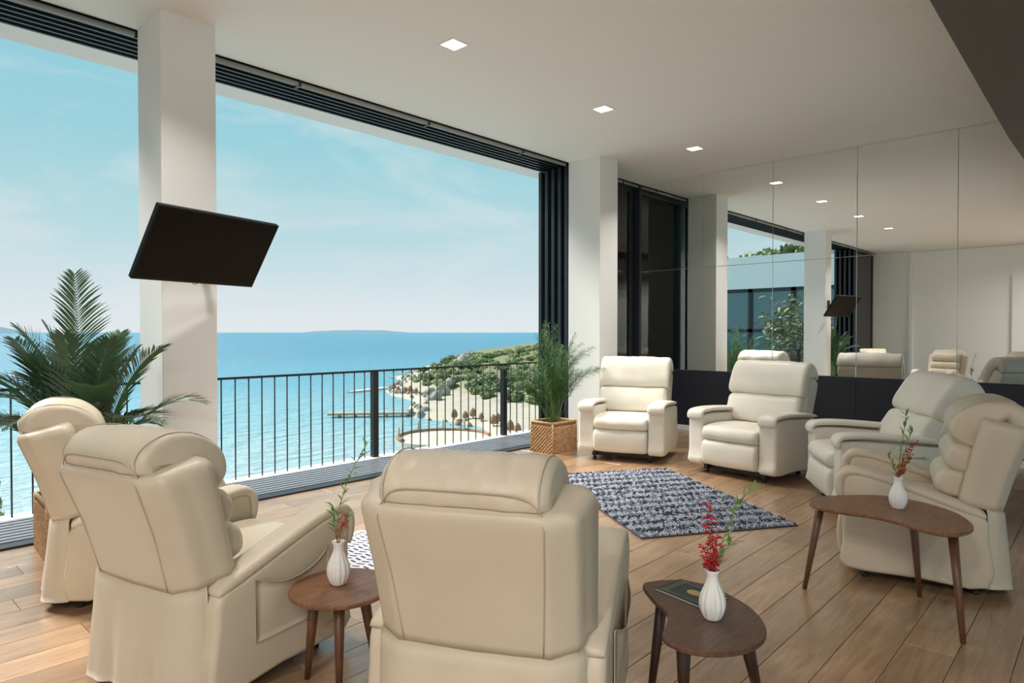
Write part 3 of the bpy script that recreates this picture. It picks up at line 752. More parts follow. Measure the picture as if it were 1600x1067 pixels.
RT = Vector((math.sin(YAW), -math.cos(YAW), 0)); FWD = Vector((math.cos(YAW), math.sin(YAW), 0)); UP = Vector((0, 0, 1))
def P3(r, u, f=0): return RT*r + UP*u + FWD*f
def vset(p, h, where, sprigs):
    p = Vector((p.x, p.y, p.z)); vase(p, h, 'white fluted vase on the ' + where)
    for i, (kind, path, lab, fl) in enumerate(sprigs):
        sprig(p, [P3(*q) for q in path], kind, lab + ' in the vase on the ' + where, i*7+len(where), flower=fl)
h = .16
p = px(1113, 966, Z2)
vset(p, .158, 'dark kidney-shaped table', [
    ('flower', [(0, .06), (-.004, .16), (-.010, .26), (-.022, .375)], 'tallest red-flowered spike', 'red'),
    ('flower', [(0, .06), (.002, .16), (.001, .24), (-.006, .335)], 'shorter upright red-flowered spike', 'red'),
    ('flower', [(0, .06), (-.008, .155), (-.018, .19), (-.030, .235)], 'low left-leaning red-flowered stem', 'red'),
    ('flower', [(0, .06), (.006, .155), (.012, .20), (.014, .27)], 'right-hand red-flowered stem', 'red'),
    ('leaf', [(0, .06), (.008, .16), (.04, .26, .01), (.09, .36, .02), (.135, .42, .02)], 'long green sprig arching right', 'red'),
    ('leaf', [(0, .06), (.008, .16), (.03, .21), (.06, .245)], 'short green sprig leaning right', 'red')])
p = px(1403, 794, Z3)
vset(p, .156, 'large walnut table', [
    ('flower', [(0, .06), (.008, .16), (.04, .23), (.085, .33)], 'red-flowered spike leaning right', 'red'),
    ('flower', [(0, .06), (.006, .16), (.02, .22), (.05, .28)], 'shorter red-flowered spike', 'red'),
    ('leaf', [(0, .06), (0, .16), (.01, .28), (.03, .40), (.035, .47)], 'tall upright green sprig', 'red'),
    ('leaf', [(0, .06), (-.006, .16), (-.03, .22), (-.055, .27)], 'left-leaning green sprig', 'red'),
    ('leaf', [(0, .06), (.006, .16), (.06, .24), (.11, .25)], 'right-drooping green sprig', 'red'),
    ('leaf', [(0, .06), (.004, .16), (.05, .34), (.07, .38)], 'feathery green sprig', 'red')])
p = px(529, 912, Z1)
vset(p, .165, 'small round table', [
    ('leaf', [(0, .06), (-.004, .17), (.0, .27), (.03, .38), (.07, .47), (.11, .54)], 'tall pale green sprig arching right', 'pink'),
    ('leaf', [(0, .06), (-.006, .17), (-.015, .24), (-.02, .30)], 'short upright green sprig', 'pink'),
    ('leaf', [(0, .06), (.004, .17), (.02, .23), (.035, .26)], 'small right-leaning green sprig', 'pink'),
    ('flower', [(0, .06), (.004, .17), (.018, .23), (.032, .275)], 'pink-flowered stem', 'pink')])

def booklet():
    q = [px(x, y, Z2) for x, y in ((1021, 925), (1068, 907), (1143, 931), (1089, 953))]
    c = sum(q, Vector())/4; ex = (q[3]-q[0]); ex.z = 0; ax = math.atan2(ex.y, ex.x); w = .205; hh = .145
    t = empty('booklet', (c.x, c.y, Z2), ax, 'dark green booklet with a gold oval emblem on the dark table', 'booklet')
    v, f = rbox((-w/2, -hh/2, .001), (w/2, hh/2, .006), .001, 1); mobj('pages', [(p[0]*.985, p[1]*.985, p[2]) for p in v], f, M['paper'], t)
    G().box((-w/2, -hh/2, .006), (w/2, hh/2, .0075)).box((-w/2, -hh/2, 0), (w/2, hh/2, .001)).obj('cover', M['book'], t)
    g = G(); n = 28; v = [(.012+.030*math.cos(2*math.pi*i/n), .005+.022*math.sin(2*math.pi*i/n), .0079) for i in range(n)]
    g.add(v, [tuple(range(n))]); g.obj('emblem', M['gold'], t)
    g = G()
    for y in (-.055, .058): g.box((-w/2+.01, y, .0075), (w/2-.01, y+.0016, .0078))
    for x in (-.082, -.07): g.box((x, -hh/2+.01, .0075), (x+.0016, hh/2-.01, .0078))
    g.obj('printed_lines', M['gold'], t)
booklet()

# ---------------------------------------------------------------- television
def television():
    yaw, pt, w = R(-75.7), R(-33.7), .886; h = w*.57
    n = Vector((math.cos(yaw)*math.cos(pt), math.sin(yaw)*math.cos(pt), math.sin(pt)))
    r = Vector((0, 0, 1)).cross(n).normalized(); u = n.cross(r)
    c = Vector((1.814, 4.35, 1.882))
    t = empty('television', (c.x, c.y, c.z), 0, 'black flat-screen television tilted down on a bracket on the white column', 'television')
    t.rotation_mode = 'QUATERNION'; t.rotation_quaternion = Matrix((r, u, n)).transposed().to_quaternion()
    v, f = rbox((-w/2, -h/2, -.035), (w/2, h/2, 0), .004, 2); mobj('casing', v, f, M['bezel'], t)
    b = .012
    G().box((-w/2+b, -h/2+b+.006, 0), (w/2-b, h/2-b, .0015)).obj('screen', M['screen'], t)
    v, f = rbox((-.22, -.12, -.06), (.22, .14, -.034), .008, 2); mobj('rear_housing', v, f, M['bezel'], t)
    pts = [(.0+.016*math.cos(a), -h/2-.004+.012*math.sin(a), -.015) for a in np.linspace(R(180), R(360), 9)]
    G().tube(pts, .002, 6).obj('cable_loop', M['bezel'], t, True)
    # wall bracket, in world directions, as parts of the television
    inv = Matrix((r, u, n)).transposed().to_4x4(); inv.translation = c; inv = inv.inverted()
    def wpart(name, g):
        g.v = [tuple(inv @ Vector(p)) for p in g.v]; g.obj(name, M['black'], t)
    wpart('wall_plate', G().box((1.76, 4.63, 1.78), (1.86, 4.653, 2.02)))
    a = c - n*.05
    wpart('bracket_arm', G().tube([(1.81, 4.64, 1.90), (1.84, 4.52, 1.90), tuple(a)], .022, 8))
television()

# ---------------------------------------------------------------- baskets and plants
def basket(loc, rz, label, sx=.40, sy=.33, h=.335):
    t = empty('wicker_basket', loc, rz, label, 'basket', 'square wicker planters')
    g = G(); w = .012
    for a, b in (((-sx/2, -sy/2, 0), (sx/2, -sy/2+w, h-.01)), ((-sx/2, sy/2-w, 0), (sx/2, sy/2, h-.01)), ((-sx/2, -sy/2+w, 0), (-sx/2+w, sy/2-w, h-.01)), ((sx/2-w, -sy/2+w, 0), (sx/2, sy/2-w, h-.01)), ((-sx/2+w, -sy/2+w, 0), (sx/2-w, sy/2-w, .012))): g.box(a, b)
    g.obj('liner', M['wickerdark'], t)
    # woven strands: short lozenges, alternate rows offset
    g = G(); rh = .021; cw = .046
    rows = int((h-.03)/rh)
    def loz(c, ex, ez, nn):
        c, ex, ez, nn = map(Vector, (c, ex, ez, nn))
        v = [c-ex, c+ez*.9, c+ex, c-ez*.9, c-ex*.45+ez*.45+nn, c+ex*.45+ez*.45+nn, c+ex*.45-ez*.45+nn, c-ex*.45-ez*.45+nn]
        g.add(v, [(0, 7, 4), (2, 5, 6), (4, 7, 6, 5), (0, 4, 5, 1), (1, 5, 2), (0, 3, 7), (7, 3, 6), (3, 2, 6)])
    for side in range(4):
        L_ = sx if side % 2 == 0 else sy; d = (sy if side % 2 == 0 else sx)/2
        rot = Matrix.Rotation(side*math.pi/2, 3, 'Z'); n = int(L_/cw)+1
        for r_ in range(rows):
            for k in range(n):
                x = -L_/2 + (k+.5*(r_ % 2))*cw
                if x > L_/2-.008 or x < -L_/2+.008: continue
                z = .012+r_*rh
                if side == 1 and math.hypot((x)/.042, (z-h*.78)/.030) < 1: continue
                loz(rot @ Vector((x, -d-.001, z)), rot @ Vector((cw*.60, 0, .006)), (0, 0, rh*.75), rot @ Vector((0, -.013, 0)))
    tag(g.obj('weave', M['wicker'], t), kind='stuff')
    pts = [(-sx/2, -sy/2, h), (0, -sy/2, h), (sx/2, -sy/2, h), (sx/2, 0, h), (sx/2, sy/2, h), (0, sy/2, h), (-sx/2, sy/2, h), (-sx/2, 0, h), (-sx/2, -sy/2, h)]
    G().tube(pts, .013, 8).obj('rim', M['wicker'], t, True)
    for sxn in (-1, 1):
        for syn in (-1, 1): G().tube([(sxn*sx/2, syn*sy/2, 0), (sxn*sx/2, syn*sy/2, h)], .011, 8).obj('corner_post', M['wicker'], t, True)
    ring = [(sx/2+.008, .040*math.cos(a), h*.78+.028*math.sin(a)) for a in np.linspace(0, 2*math.pi, 21)]
    G().tube(ring, .006, 6).obj('handle_ring', M['wicker'], t, True)
    n = 20; v = [(sx/2+.003, .036*math.cos(2*math.pi*i/n), h*.78+.025*math.sin(2*math.pi*i/n)) for i in range(n)]
    G().add(v, [tuple(range(n))]).obj('handle_hole_shade', M['rubber'], t)  # flat black disc paints the dark of the handle opening
    G().box((-sx/2+w, -sy/2+w, h-.09), (sx/2-w, sy/2-w, h-.075)).obj('soil', M['soil'], t)

def frond(az, el, L, droop, leafL, leafW, n, start, rnd, vang=.5, base=(0, 0, 0), curl=1.0):
    """arched leaf: rachis plus paired leaflets; returns geometry (0 leaf, 1 stem)"""
    g = G(); pts = []; p = Vector(base); K = 22; d0 = Vector((math.cos(az)*math.cos(el), math.sin(az)*math.cos(el), math.sin(el)))
    d = d0.copy()
    for i in range(K+1):
        pts.append(p.copy()); d = (d + Vector((math.cos(az)*droop*.25, math.sin(az)*droop*.25, -droop))*(i/K)**1.1*(3.0/K)*1.6).normalized(); p = p + d*(L/K)
    g.tube(pts, [.006*(1-.85*i/K)*min(1, L/.9) for i in range(K+1)], 5, mi=1)
    for i in range(n):
        t = start + (1-start)*(i+.5)/n; q = t*K; a = int(min(q, K-1)); fr = q-a; c = pts[a].lerp(pts[a+1], fr); tan = (pts[a+1]-pts[a]).normalized()
        side = tan.cross(UP); side = side.normalized() if side.length > .05 else Vector((-math.sin(az), math.cos(az), 0)); nn = side.cross(tan)
        prof = math.sin(math.pi*(.18+.78*((t-start)/(1-start))))**.7
        for s in (1, -1):
            dd = tan*(.75+.5*t) + side*s*.85 + nn*(vang*.5) + Vector((rnd.uniform(-.1, .1), rnd.uniform(-.1, .1), rnd.uniform(-.1, .1)))
            leafblade(g, c, dd, leafL*prof*rnd.uniform(.85, 1.1), leafW, s*.35, .18*curl, 0, 4, nn)
    return g

def palm(loc, label):
    rnd = random.Random(11); t = empty('areca_palm', loc, 0, label, 'plant')
    ra = YAW - R(90); la = YAW + R(90); fa = YAW; ba = YAW + R(180)
    specs = [(ba+R(8), R(87), 1.46, .12, .27), (la+R(15), R(80), 1.22, .42, .27), (ra-R(12), R(76), 1.18, .50, .24), (la, R(70), 1.16, .60, .27), (ra+R(10), R(70), 1.02, .75, .22), (la-R(25), R(74), 1.10, .70, .26),
             (fa, R(78), 1.2, .4, .25), (ba+R(35), R(76), 1.05, .7, .24), (ba-R(40), R(76), 1.0, .75, .22), (la+R(35), R(66), 1.05, .75, .25), (ra-R(30), R(72), .92, .8, .20), (la, R(82), 1.02, .45, .24), (ra, R(83), 1.05, .42, .22), (ba, R(72), .92, .8, .22),
             (la+R(10), R(62), 1.02, .70, .26), (la-R(8), R(66), .92, .85, .24), (ba+R(70), R(70), .95, .8, .24), (la+R(55), R(74), 1.08, .55, .25), (fa+R(40), R(76), 1.0, .5, .24), (ba+R(20), R(80), .85, .8, .22), (la+R(5), R(76), .80, .9, .22), (ra-R(5), R(74), .78, .8, .18)]
    specs += [(la+R(25), R(84), 1.18, .30, .25), (ra-R(30), R(82), 1.12, .42, .23), (ba+R(15), R(83), 1.15, .45, .25), (la-R(15), R(76), 1.20, .45, .26), (ba-R(20), R(86), .95, .5, .22), (fa-R(30), R(84), 1.0, .45, .22)]
    for az, el, L, dr, ll in specs:
        b = (rnd.uniform(-.05, .05), rnd.uniform(-.05, .05), 0)
        g = frond(az+rnd.uniform(-.12, .12), el, L, dr, ll, .0115, 46, .44, rnd, .55, b)
        g.obj('frond', M['frond'], t, mats=[M['frond'], M['stem']])
def plume(az, el, L, droop, leafL, n, start, rnd, base):
    g = G(); pts = []; p = Vector(base); K = 18; d = Vector((math.cos(az)*math.cos(el), math.sin(az)*math.cos(el), math.sin(el)))
    for i in range(K+1):
        pts.append(p.copy()); d = (d + Vector((math.cos(az)*droop*.3, math.sin(az)*droop*.3, -droop))*(i/K)**1.3*(4.8/K)).normalized(); p = p + d*(L/K)
    g.tube(pts, [.0035*(1-.8*i/K) for i in range(K+1)], 5, mi=1)
    for i in range(n):
        t = start + (1-start)*(i+.5)/n; q = t*K; a = int(min(q, K-1)); c = pts[a].lerp(pts[a+1], q-a); tan = (pts[a+1]-pts[a]).normalized()
        s1 = tan.orthogonal().normalized(); s2 = tan.cross(s1); an = i*2.4+rnd.uniform(-.4, .4); r_ = math.sin(math.pi*(.12+.8*(t-start)/(1-start)))**.6
        dd = tan*1.0 + (s1*math.cos(an)+s2*math.sin(an))*.8
        leafblade(g, c, dd, leafL*r_*rnd.uniform(.7, 1.2), .0045, rnd.uniform(-1, 1), .3, 0, 2)
    return g
def fern(loc, label):
    rnd = random.Random(5); t = empty('potted_fern', loc, 0, label, 'plant')
    for i in range(52):
        az = rnd.uniform(0, 2*math.pi); el = R(rnd.uniform(72, 89)); L = rnd.uniform(.60, 1.14); dr = rnd.uniform(.15, .75)
        if i < 7: az = YAW+R(90)+rnd.uniform(-.4, .4); el = R(rnd.uniform(60, 70)); L = rnd.uniform(.62, .95); dr = .55
        elif i < 10: az = YAW-R(90)+rnd.uniform(-.3, .3); el = R(72); L = rnd.uniform(.85, 1.0); dr = .7
        elif i < 14: el = R(86); L = rnd.uniform(1.15, 1.28); dr = .1
        b = (rnd.uniform(-.05, .05), rnd.uniform(-.05, .05), 0)
        g = plume(az, el, L, dr, rnd.uniform(.08, .13), 130, .40, rnd, b)
        g.obj('frond', M['fern'], t, mats=[M['fern'], M['stem']])
basket((5.845, 4.755, 0), R(-3), 'square wicker basket planter holding the feathery fern')
fern((5.845, 4.755, .25), 'feathery green fern growing from the basket by the glass doors')
basket((1.165, 4.80, 0), R(-3), 'square wicker basket planter under the palm, behind the leftmost recliner', .37, .40)
palm((1.205, 4.78, .25), 'dark green palm with arching fronds beside the television column')

# ---------------------------------------------------------------- rugs
def rugs():
    c = [px(x, y, 0) for x, y in ((1040, 733), (1248, 822), (1008, 846))]
    a = c[1]; ex = (c[0]-c[1]); ex.z = 0; L_ = ex.length; ang = math.atan2(ex.y, ex.x); W_ = 1.19
    mid = a + ex/2 + Vector((-math.sin(ang), math.cos(ang), 0))*W_/2
    t = empty('rug', (mid.x, mid.y, 0), ang, 'chunky dark blue-grey braided rug lying between the recliners', 'rug')
    v, f = rbox((-L_/2, -W_/2, .001), (L_/2, W_/2, .009), .003, 1); mobj('backing', v, f, M['rugbase'], t)
    rnd = random.Random(3); g = G(); rw = .027; sl = .052
    nr = int(W_/rw); nc = int(L_/sl*1.9)
    for r_ in range(nr):
        y = -W_/2 + (r_+.5)*rw; s = 1 if r_ % 2 else -1
        for k in range(nc):
            x = -L_/2 + .012 + (k+.5)*(L_-.024)/nc; an = s*R(38); dx, dy = math.cos(an), math.sin(an)
            l = sl*.62*rnd.uniform(.9, 1.1); w = .0095*rnd.uniform(.85, 1.15); z = .008; hh = .012*rnd.uniform(.8, 1.3)
            ex_, ey_ = Vector((dx, dy, 0))*l*.5, Vector((-dy, dx, 0))*w
            cc = Vector((x, y, z)); u_ = Vector((0, 0, hh))
            q = [cc-ex_-ey_*.6, cc+ex_-ey_*.6, cc+ex_+ey_*.6, cc-ex_+ey_*.6, cc-ex_*.55-ey_*.5+u_, cc+ex_*.55-ey_*.5+u_, cc+ex_*.55+ey_*.5+u_, cc-ex_*.55+ey_*.5+u_]
            zz = math.sin(k*1.05 + (r_ % 2)*1.2) + rnd.gauss(0, .75); mi = 0 if zz > .35 else (1 if zz > -.75 else 2)
            g.add(q, [(4, 5, 6, 7), (0, 1, 5, 4), (1, 2, 6, 5), (2, 3, 7, 6), (3, 0, 4, 7)], mi)
    tag(g.obj('braids', M['rug1'], t, mats=[M['rug1'], M['rug2'], M['rug3']]), kind='stuff')
    # flat woven mat, mostly hidden between the near recliners
    m = empty('woven_mat', (2.35, 3.40, 0), R(13), 'white woven mat with rows of navy dashes beyond the small round table', 'mat')
    v, f = rbox((-.30, -.32, .001), (.30, .32, .007), .002, 1); mobj('weave', v, f, M['matwhite'], m)
    g = G()
    for i in range(9):
        for k in range(14):
            x = -.275 + k*.0415; y = -.275 + i*.068; dx, dy = .012*(1 if i % 2 else -1), .024
            q = [(x-.007, y-dy, .0074), (x+.007, y-dy, .0074), (x+.007+dx, y+dy, .0074), (x-.007+dx, y+dy, .0074)]
            q2 = [(p[0], p[1], .006) for p in q]
            g.add(q+q2, [(0, 1, 2, 3), (0, 4, 5, 1), (1, 5, 6, 2), (2, 6, 7, 3), (3, 7, 4, 0)])
    g.obj('printed_dashes', M['matnavy'], m)
rugs()

# ---------------------------------------------------------------- outside: sea, headland, piers
SEA = -12.0
def outside():
    n = 36; rr = [0, 60, 150, 400, 1200, 4000, 12000, 30000]; v = []; f = []
    for i, r_ in enumerate(rr):
        for j in range(n):
            a = 2*math.pi*j/n; v.append((max(r_, 5)*math.cos(a), max(r_, 5)*math.sin(a), 0))
    for i in range(len(rr)-1):
        for j in range(n): f.append((i*n+j, (i+1)*n+j, (i+1)*n+(j+1) % n, i*n+(j+1) % n))
    f.append(tuple(range(n)))
    s = mobj('sea', v, f, M['sea'], loc=(0, 0, SEA)); tag(s, 'calm turquoise sea stretching to the horizon', 'sea', kind='structure')
    # headland
    coast = [(768, 690), (765, 677), (754, 666), (720, 661), (690, 657), (660, 653), (637, 651), (638, 641), (643, 632), (650, 627), (630, 622), (612, 618), (604, 612), (607, 605), (622, 601), (634, 597), (616, 591), (634, 587), (648, 581), (660, 574)]
    poly = [px(x, y, SEA) for x, y in coast]; poly = [(p.x, p.y) for p in poly]
    poly += [(205, 215), (300, 190), (300, 20), (60, 20), (52, 44)]
    P_ = np.array(poly); Q_ = np.roll(P_, -1, axis=0)
    xs = np.concatenate([np.arange(48, 130, 1.5), np.arange(130, 300, 5)]); ys = np.concatenate([np.arange(15, 135, 1.5), np.arange(135, 230, 4)])
    XX, YY = np.meshgrid(xs, ys, indexing='ij'); pts = np.stack([XX.ravel(), YY.ravel()], 1)
    dist = np.full(len(pts), 1e9); ins = np.zeros(len(pts), bool)
    for a, b in zip(P_, Q_):
        ab = b-a; t = np.clip(((pts-a)@ab)/(ab@ab), 0, 1); dist = np.minimum(dist, np.linalg.norm(pts-a-t[:, None]*ab, axis=1))
        c = ((a[1] > pts[:, 1]) != (b[1] > pts[:, 1])); xi = (b[0]-a[0])*(pts[:, 1]-a[1])/((b[1]-a[1]) or 1e-9)+a[0]; ins ^= (c & (pts[:, 0] < xi))
    sd = np.where(ins, dist, -dist)
    fx, fy = math.cos(YAW), math.sin(YAW); dep = pts[:, 0]*fx+pts[:, 1]*fy; lat = pts[:, 0]*math.sin(YAW)-pts[:, 1]*math.cos(YAW); ux = lat/np.maximum(dep, 1)*F_PX+800
    ss = lambda x: np.clip(x, 0, 1)**2*(3-2*np.clip(x, 0, 1))
    hill = 6.6*ss((dep-104)/70)*ss((sd-3)/16)*(.75+.35*ss((ux-680)/200)) + 1.6*ss((ux-770)/120)*ss((sd-8)/25)
    z = SEA - 1.5 + ss((sd+2.2)/3.4)*2.3 + hill
    V = []; keep = {}
    nx, ny = len(xs), len(ys)
    for i in range(len(pts)):
        zz = z[i] + (.5*noise.noise(Vector((pts[i][0]*.3, pts[i][1]*.3, 0))) + .35*noise.noise(Vector((pts[i][0]*.9, pts[i][1]*.9, 2)))) * (1 if sd[i] > 0 else .3) * (.4+min(1, hill[i]))
        V.append((pts[i][0], pts[i][1], zz))
    F = []
    for i in range(nx-1):
        for j in range(ny-1):
            q = (i*ny+j, (i+1)*ny+j, (i+1)*ny+j+1, i*ny+j+1)
            if max(sd[k] for k in q) > -4: F.append(q)
    land = mobj('headland', V, F, M['land'], None, True); tag(land, 'rocky green headland rising beyond the cove', 'headland', kind='structure')
    def ground(x, y):
        i = int(np.clip(np.searchsorted(xs, x), 1, nx-1)); j = int(np.clip(np.searchsorted(ys, y), 1, ny-1))
        i = i if abs(xs[i]-x) < abs(xs[i-1]-x) else i-1; j = j if abs(ys[j]-y) < abs(ys[j-1]-y) else j-1
        return V[i*ny+j][2], sd[i*ny+j]
    # shrubs
    def shrub_mesh(seed, m, nleaf=420, R_=1.0, ls=.16):
        rnd = random.Random(seed); g = G(); lob = [(Vector((rnd.uniform(-.6, .6), rnd.uniform(-.6, .6), rnd.uniform(.25, .8))), rnd.uniform(.35, .6)) for _ in range(7)] + [(Vector((0, 0, .45)), .62)]
        for c, r_ in lob:
            bm = bmesh.new(); bmesh.ops.create_icosphere(bm, subdivisions=1, radius=r_*.86)
            for q in bm.verts: q.co = q.co*(1+.18*noise.noise(q.co*4+c*5)) + c
            bm.verts.index_update(); g.add([q.co.copy() for q in bm.verts], [tuple(x.index for x in q.verts) for q in bm.faces]); bm.free()
        for k in range(nleaf):
            c, r_ = rnd.choice(lob); d = Vector((rnd.gauss(0, 1), rnd.gauss(0, 1), rnd.gauss(0, 1)+.3)).normalized(); p = c + d*r_*rnd.uniform(.8, 1.12)
            a = Vector((rnd.gauss(0, 1), rnd.gauss(0, 1), rnd.gauss(0, 1))).normalized()*ls*rnd.uniform(.6, 1.2); b = a.cross(d).normalized()*ls*.6
            g.add([p-a, p+b, p+a, p-b], [(0, 1, 2, 3)])
        me = bpy.data.meshes.new('shrub'); me.from_pydata([tuple(v) for v in g.v], [], g.f); me.materials.append(m); return me
    sm = [shrub_mesh(1, M['bush']), shrub_mesh(2, M['bush']), shrub_mesh(3, M['bush2']), shrub_mesh(4, M['bush2'])]
    rnd = random.Random(21); placed = []
    tries = 0
    while len(placed) < 250 and tries < 40000:
        tries += 1
        u_ = rnd.uniform(640, 880) if rnd.random() < .8 else rnd.uniform(880, 1010); d_ = rnd.uniform(96, 196)
        x = fx*d_ + math.sin(YAW)*(u_-800)/F_PX*d_; y = fy*d_ - math.cos(YAW)*(u_-800)/F_PX*d_
        gz, s_ = ground(x, y)
        if s_ < 4 or gz < -10.6: continue
        big = d_ < 135 and u_ > 690 and rnd.random() < .55
        r_ = rnd.uniform(1.7, 2.6) if big else rnd.uniform(.9, 1.6)
        if any((x-a)**2+(y-b)**2 < (.88*(r_+c))**2 for a, b, c in placed): continue
        placed.append((x, y, r_))
        dk = big or rnd.random() < .4
        o = link('shrub', rnd.choice(sm[:2]) if dk else rnd.choice(sm[2:]), None, (x, y, gz-.25*r_), (0, 0, rnd.uniform(0, 6)))
        o.scale = (r_*1.15, r_*1.15, r_*rnd.uniform(.75, 1.0)); tag(o, 'large dark green shrub on the slope of the headland' if big else ('small dark green shrub on the headland across the cove' if dk else 'small olive green shrub on the headland across the cove'), 'shrub', 'large dark shrubs on the headland' if big else ('small dark shrubs on the headland' if dk else 'olive shrubs on the headland'))
    # boulders along the shore
    def rock_mesh(seed):
        bm = bmesh.new(); bmesh.ops.create_icosphere(bm, subdivisions=2, radius=1)
        for q in bm.verts: q.co *= 1 + .38*noise.noise(q.co*1.6+Vector((seed, 0, 0))) + .15*noise.noise(q.co*4+Vector((seed, 2, 0)))
        me = bpy.data.meshes.new('boulder'); bm.to_mesh(me); bm.free(); me.materials.append(M['rock']); return me
    rm = [rock_mesh(3), rock_mesh(9), rock_mesh(15)]
    for k in range(90):
        if k == 0: bl = []
        i = rnd.randrange(5, 18); a = Vector(poly[i]).lerp(Vector(poly[i+1]), rnd.random()); off = rnd.uniform(.3, 4.0)
        x, y = a.x + off*.75, a.y - off*.5 if i > 6 else a.y + off*.3; gz, s_ = ground(x, y)
        o = link('boulder', rnd.choice(rm), None, (x, y, max(gz, SEA)+.05), (rnd.uniform(0, 3), rnd.uniform(0, 3), rnd.uniform(0, 6)))
        s_ = rnd.uniform(.35, .8)
        if any((x-a_)**2+(y-b_)**2 < (1.15*(s_+c_))**2 for a_, b_, c_ in bl) or any((x-a_)**2+(y-b_)**2 < (s_+c_)**2 for a_, b_, c_ in placed): bpy.data.objects.remove(o); continue
        bl.append((x, y, s_)); o.scale = (s_*1.3, s_, s_*.8); tag(o, 'pale boulder on the rocky shore of the headland', 'rock', 'shore boulders')
    for (u_, d_, s_) in ((724, 172, 1.7), (712, 168, 1.2), (737, 177, 1.4), (692, 128, 1.5), (680, 122, 1.2), (672, 133, 1.1), (703, 136, 1.3), (750, 172, 1.1)):
        x = fx*d_ + math.sin(YAW)*(u_-800)/F_PX*d_; y = fy*d_ - math.cos(YAW)*(u_-800)/F_PX*d_; gz, q = ground(x, y)
        o = link('boulder', rnd.choice(rm), None, (x, y, gz+.3*s_), (rnd.uniform(0, 3), rnd.uniform(0, 3), 0)); o.scale = (s_*1.2, s_, s_*.8); tag(o, 'large grey rock outcrop on top of the headland', 'rock', 'rock outcrops')
    # closed straw parasols on the promenade
    def parasol():
        v, f = lathe([(.06, 0, 0), (.06, .35, 0), (.34, .42, 0), (.40, .9, 0), (.30, 1.4, 0), (.10, 1.75, 0), (.03, 1.85, 0)], 12, 6, .2)
        me = bpy.data.meshes.new('straw_parasol'); me.from_pydata(v, [], f); me.materials.append(M['straw']); return me
    pm = parasol()
    for (x_, y_) in ((671, 648), (697, 650), (704, 655), (710, 651), (716, 655), (722, 657), (727, 652), (734, 657), (739, 652), (752, 655), (771, 664), (778, 661), (797, 676), (809, 678), (622, 611), (633, 613), (641, 614), (650, 616), (616, 609)):
        p = px(x_, y_, -11.15); gz, q = ground(p.x, p.y)
        o = link('straw_parasol', pm, None, (p.x, p.y, gz-.05)); s_ = rnd.uniform(.85, 1.15); o.scale = (s_*1.2, s_*1.2, s_*.82); tag(o, 'closed brown straw parasol standing on the cove promenade', 'parasol', 'straw parasols on the promenade')
    # long pier on posts
    a = px(640, 650, SEA); b = px(513, 652, SEA); d = (b-a); d.z = 0; L_ = d.length; t = empty('pier', (a.x, a.y, SEA), math.atan2(d.y, d.x), 'low timber pier on posts reaching into the cove', 'pier')
    nb = int(L_/.42)
    me = None
    for k in range(nb):
        if me is None: o = G().box((0, -1.1, .55), (.38, 1.1, .72)).obj('plank', M['timber'], t, loc=(k*.42, 0, 0)); me = o.data
        else: link('plank', me, t, (k*.42, 0, 0))
    for k in range(5):
        for s_ in (-.9, .9): G().tube([(1.2+k*L_/5.2, s_, -2.5), (1.2+k*L_/5.2, s_, .55)], .13, 8).obj('post', M['timber'], t, True)
    for s_ in (-1, 1): G().box((0, s_*1.0-.08, .40), (L_, s_*1.0+.08, .55)).obj('beam', M['timber'], t)
    # stone jetties
    for (p0, p1, w, lab) in (((606, 607), (546, 614), 1.3, 'narrow pale stone jetty at the tip of the headland'), ((655, 592), (614, 590), 2.4, 'flat rocky ledge jutting out beyond the headland tip')):
        a = px(*p0, SEA); b = px(*p1, SEA); d = b-a; L_ = d.length; n = 14; g = G(); v = []
        for i in range(n+1):
            x = L_*i/n; ww = w*(1+.25*noise.noise(Vector((i*.9, w, 0))))*(1 if i < n-1 else .6)
            for (y, z_) in ((-ww, -1.2), (-ww*.85, .38), (ww*.85, .38), (ww, -1.2)): v.append((x, y, z_+.10*noise.noise(Vector((x, y, z_)))))
        f = [(i*4+j, i*4+(j+1) % 4, (i+1)*4+(j+1) % 4, (i+1)*4+j) for i in range(n) for j in range(4)] + [(3, 2, 1, 0), (n*4, n*4+1, n*4+2, n*4+3)]
        tag(mobj('stone_jetty', v, f, M['stone'], None, False, (a.x, a.y, SEA), (0, 0, math.atan2(d.y, d.x))), lab, 'jetty')
    # round bathing platform
    t = empty('bathing_platform', (53.35, 60.7, SEA), 0, 'round pale bathing platform with a timber rim in the cove', 'platform')
    v, f = lathe([(5.6, -2.5, 0), (5.7, .2, 0), (5.7, .45, 0), (5.55, .5, 0)], 48); mobj('deck', v, f, M['sandp'], t)
    arc = [(5.6*math.cos(a), 5.6*math.sin(a), .62) for a in np.linspace(R(-40), R(170), 30)]
    G().tube(arc, .22, 8).obj('rim_log', M['straw'], t, True)
    for a in (R(20), R(50), R(85), R(118), R(150)): G().tube([(5.5*math.cos(a), 5.5*math.sin(a), .3), (5.5*math.cos(a), 5.5*math.sin(a), 1.9)], .12, 8).obj('mooring_post', M['timber'], t, True)
    # planted bank below the balcony on the left, and its shrubs
    v = []; f = []; nx_, ny_ = 22, 14
    for i in range(nx_+1):
        for j in range(ny_+1):
            x = -9 + 10.6*i/nx_; y = 6.15 + 6.0*j/ny_; z_ = -1.75 - .10*max(0, y-8)**2 + .25*noise.noise(Vector((x*.8, y*.8, 0)))
            if i == nx_ or j == ny_: z_ = -13
            v.append((x, y, z_))
    for i in range(nx_):
        for j in range(ny_): f.append((i*(ny_+1)+j, (i+1)*(ny_+1)+j, (i+1)*(ny_+1)+j+1, i*(ny_+1)+j+1))
    tag(mobj('planted_bank', v, f, M['soil'], None, True), 'earth bank planted below the balcony', 'bank', kind='structure')
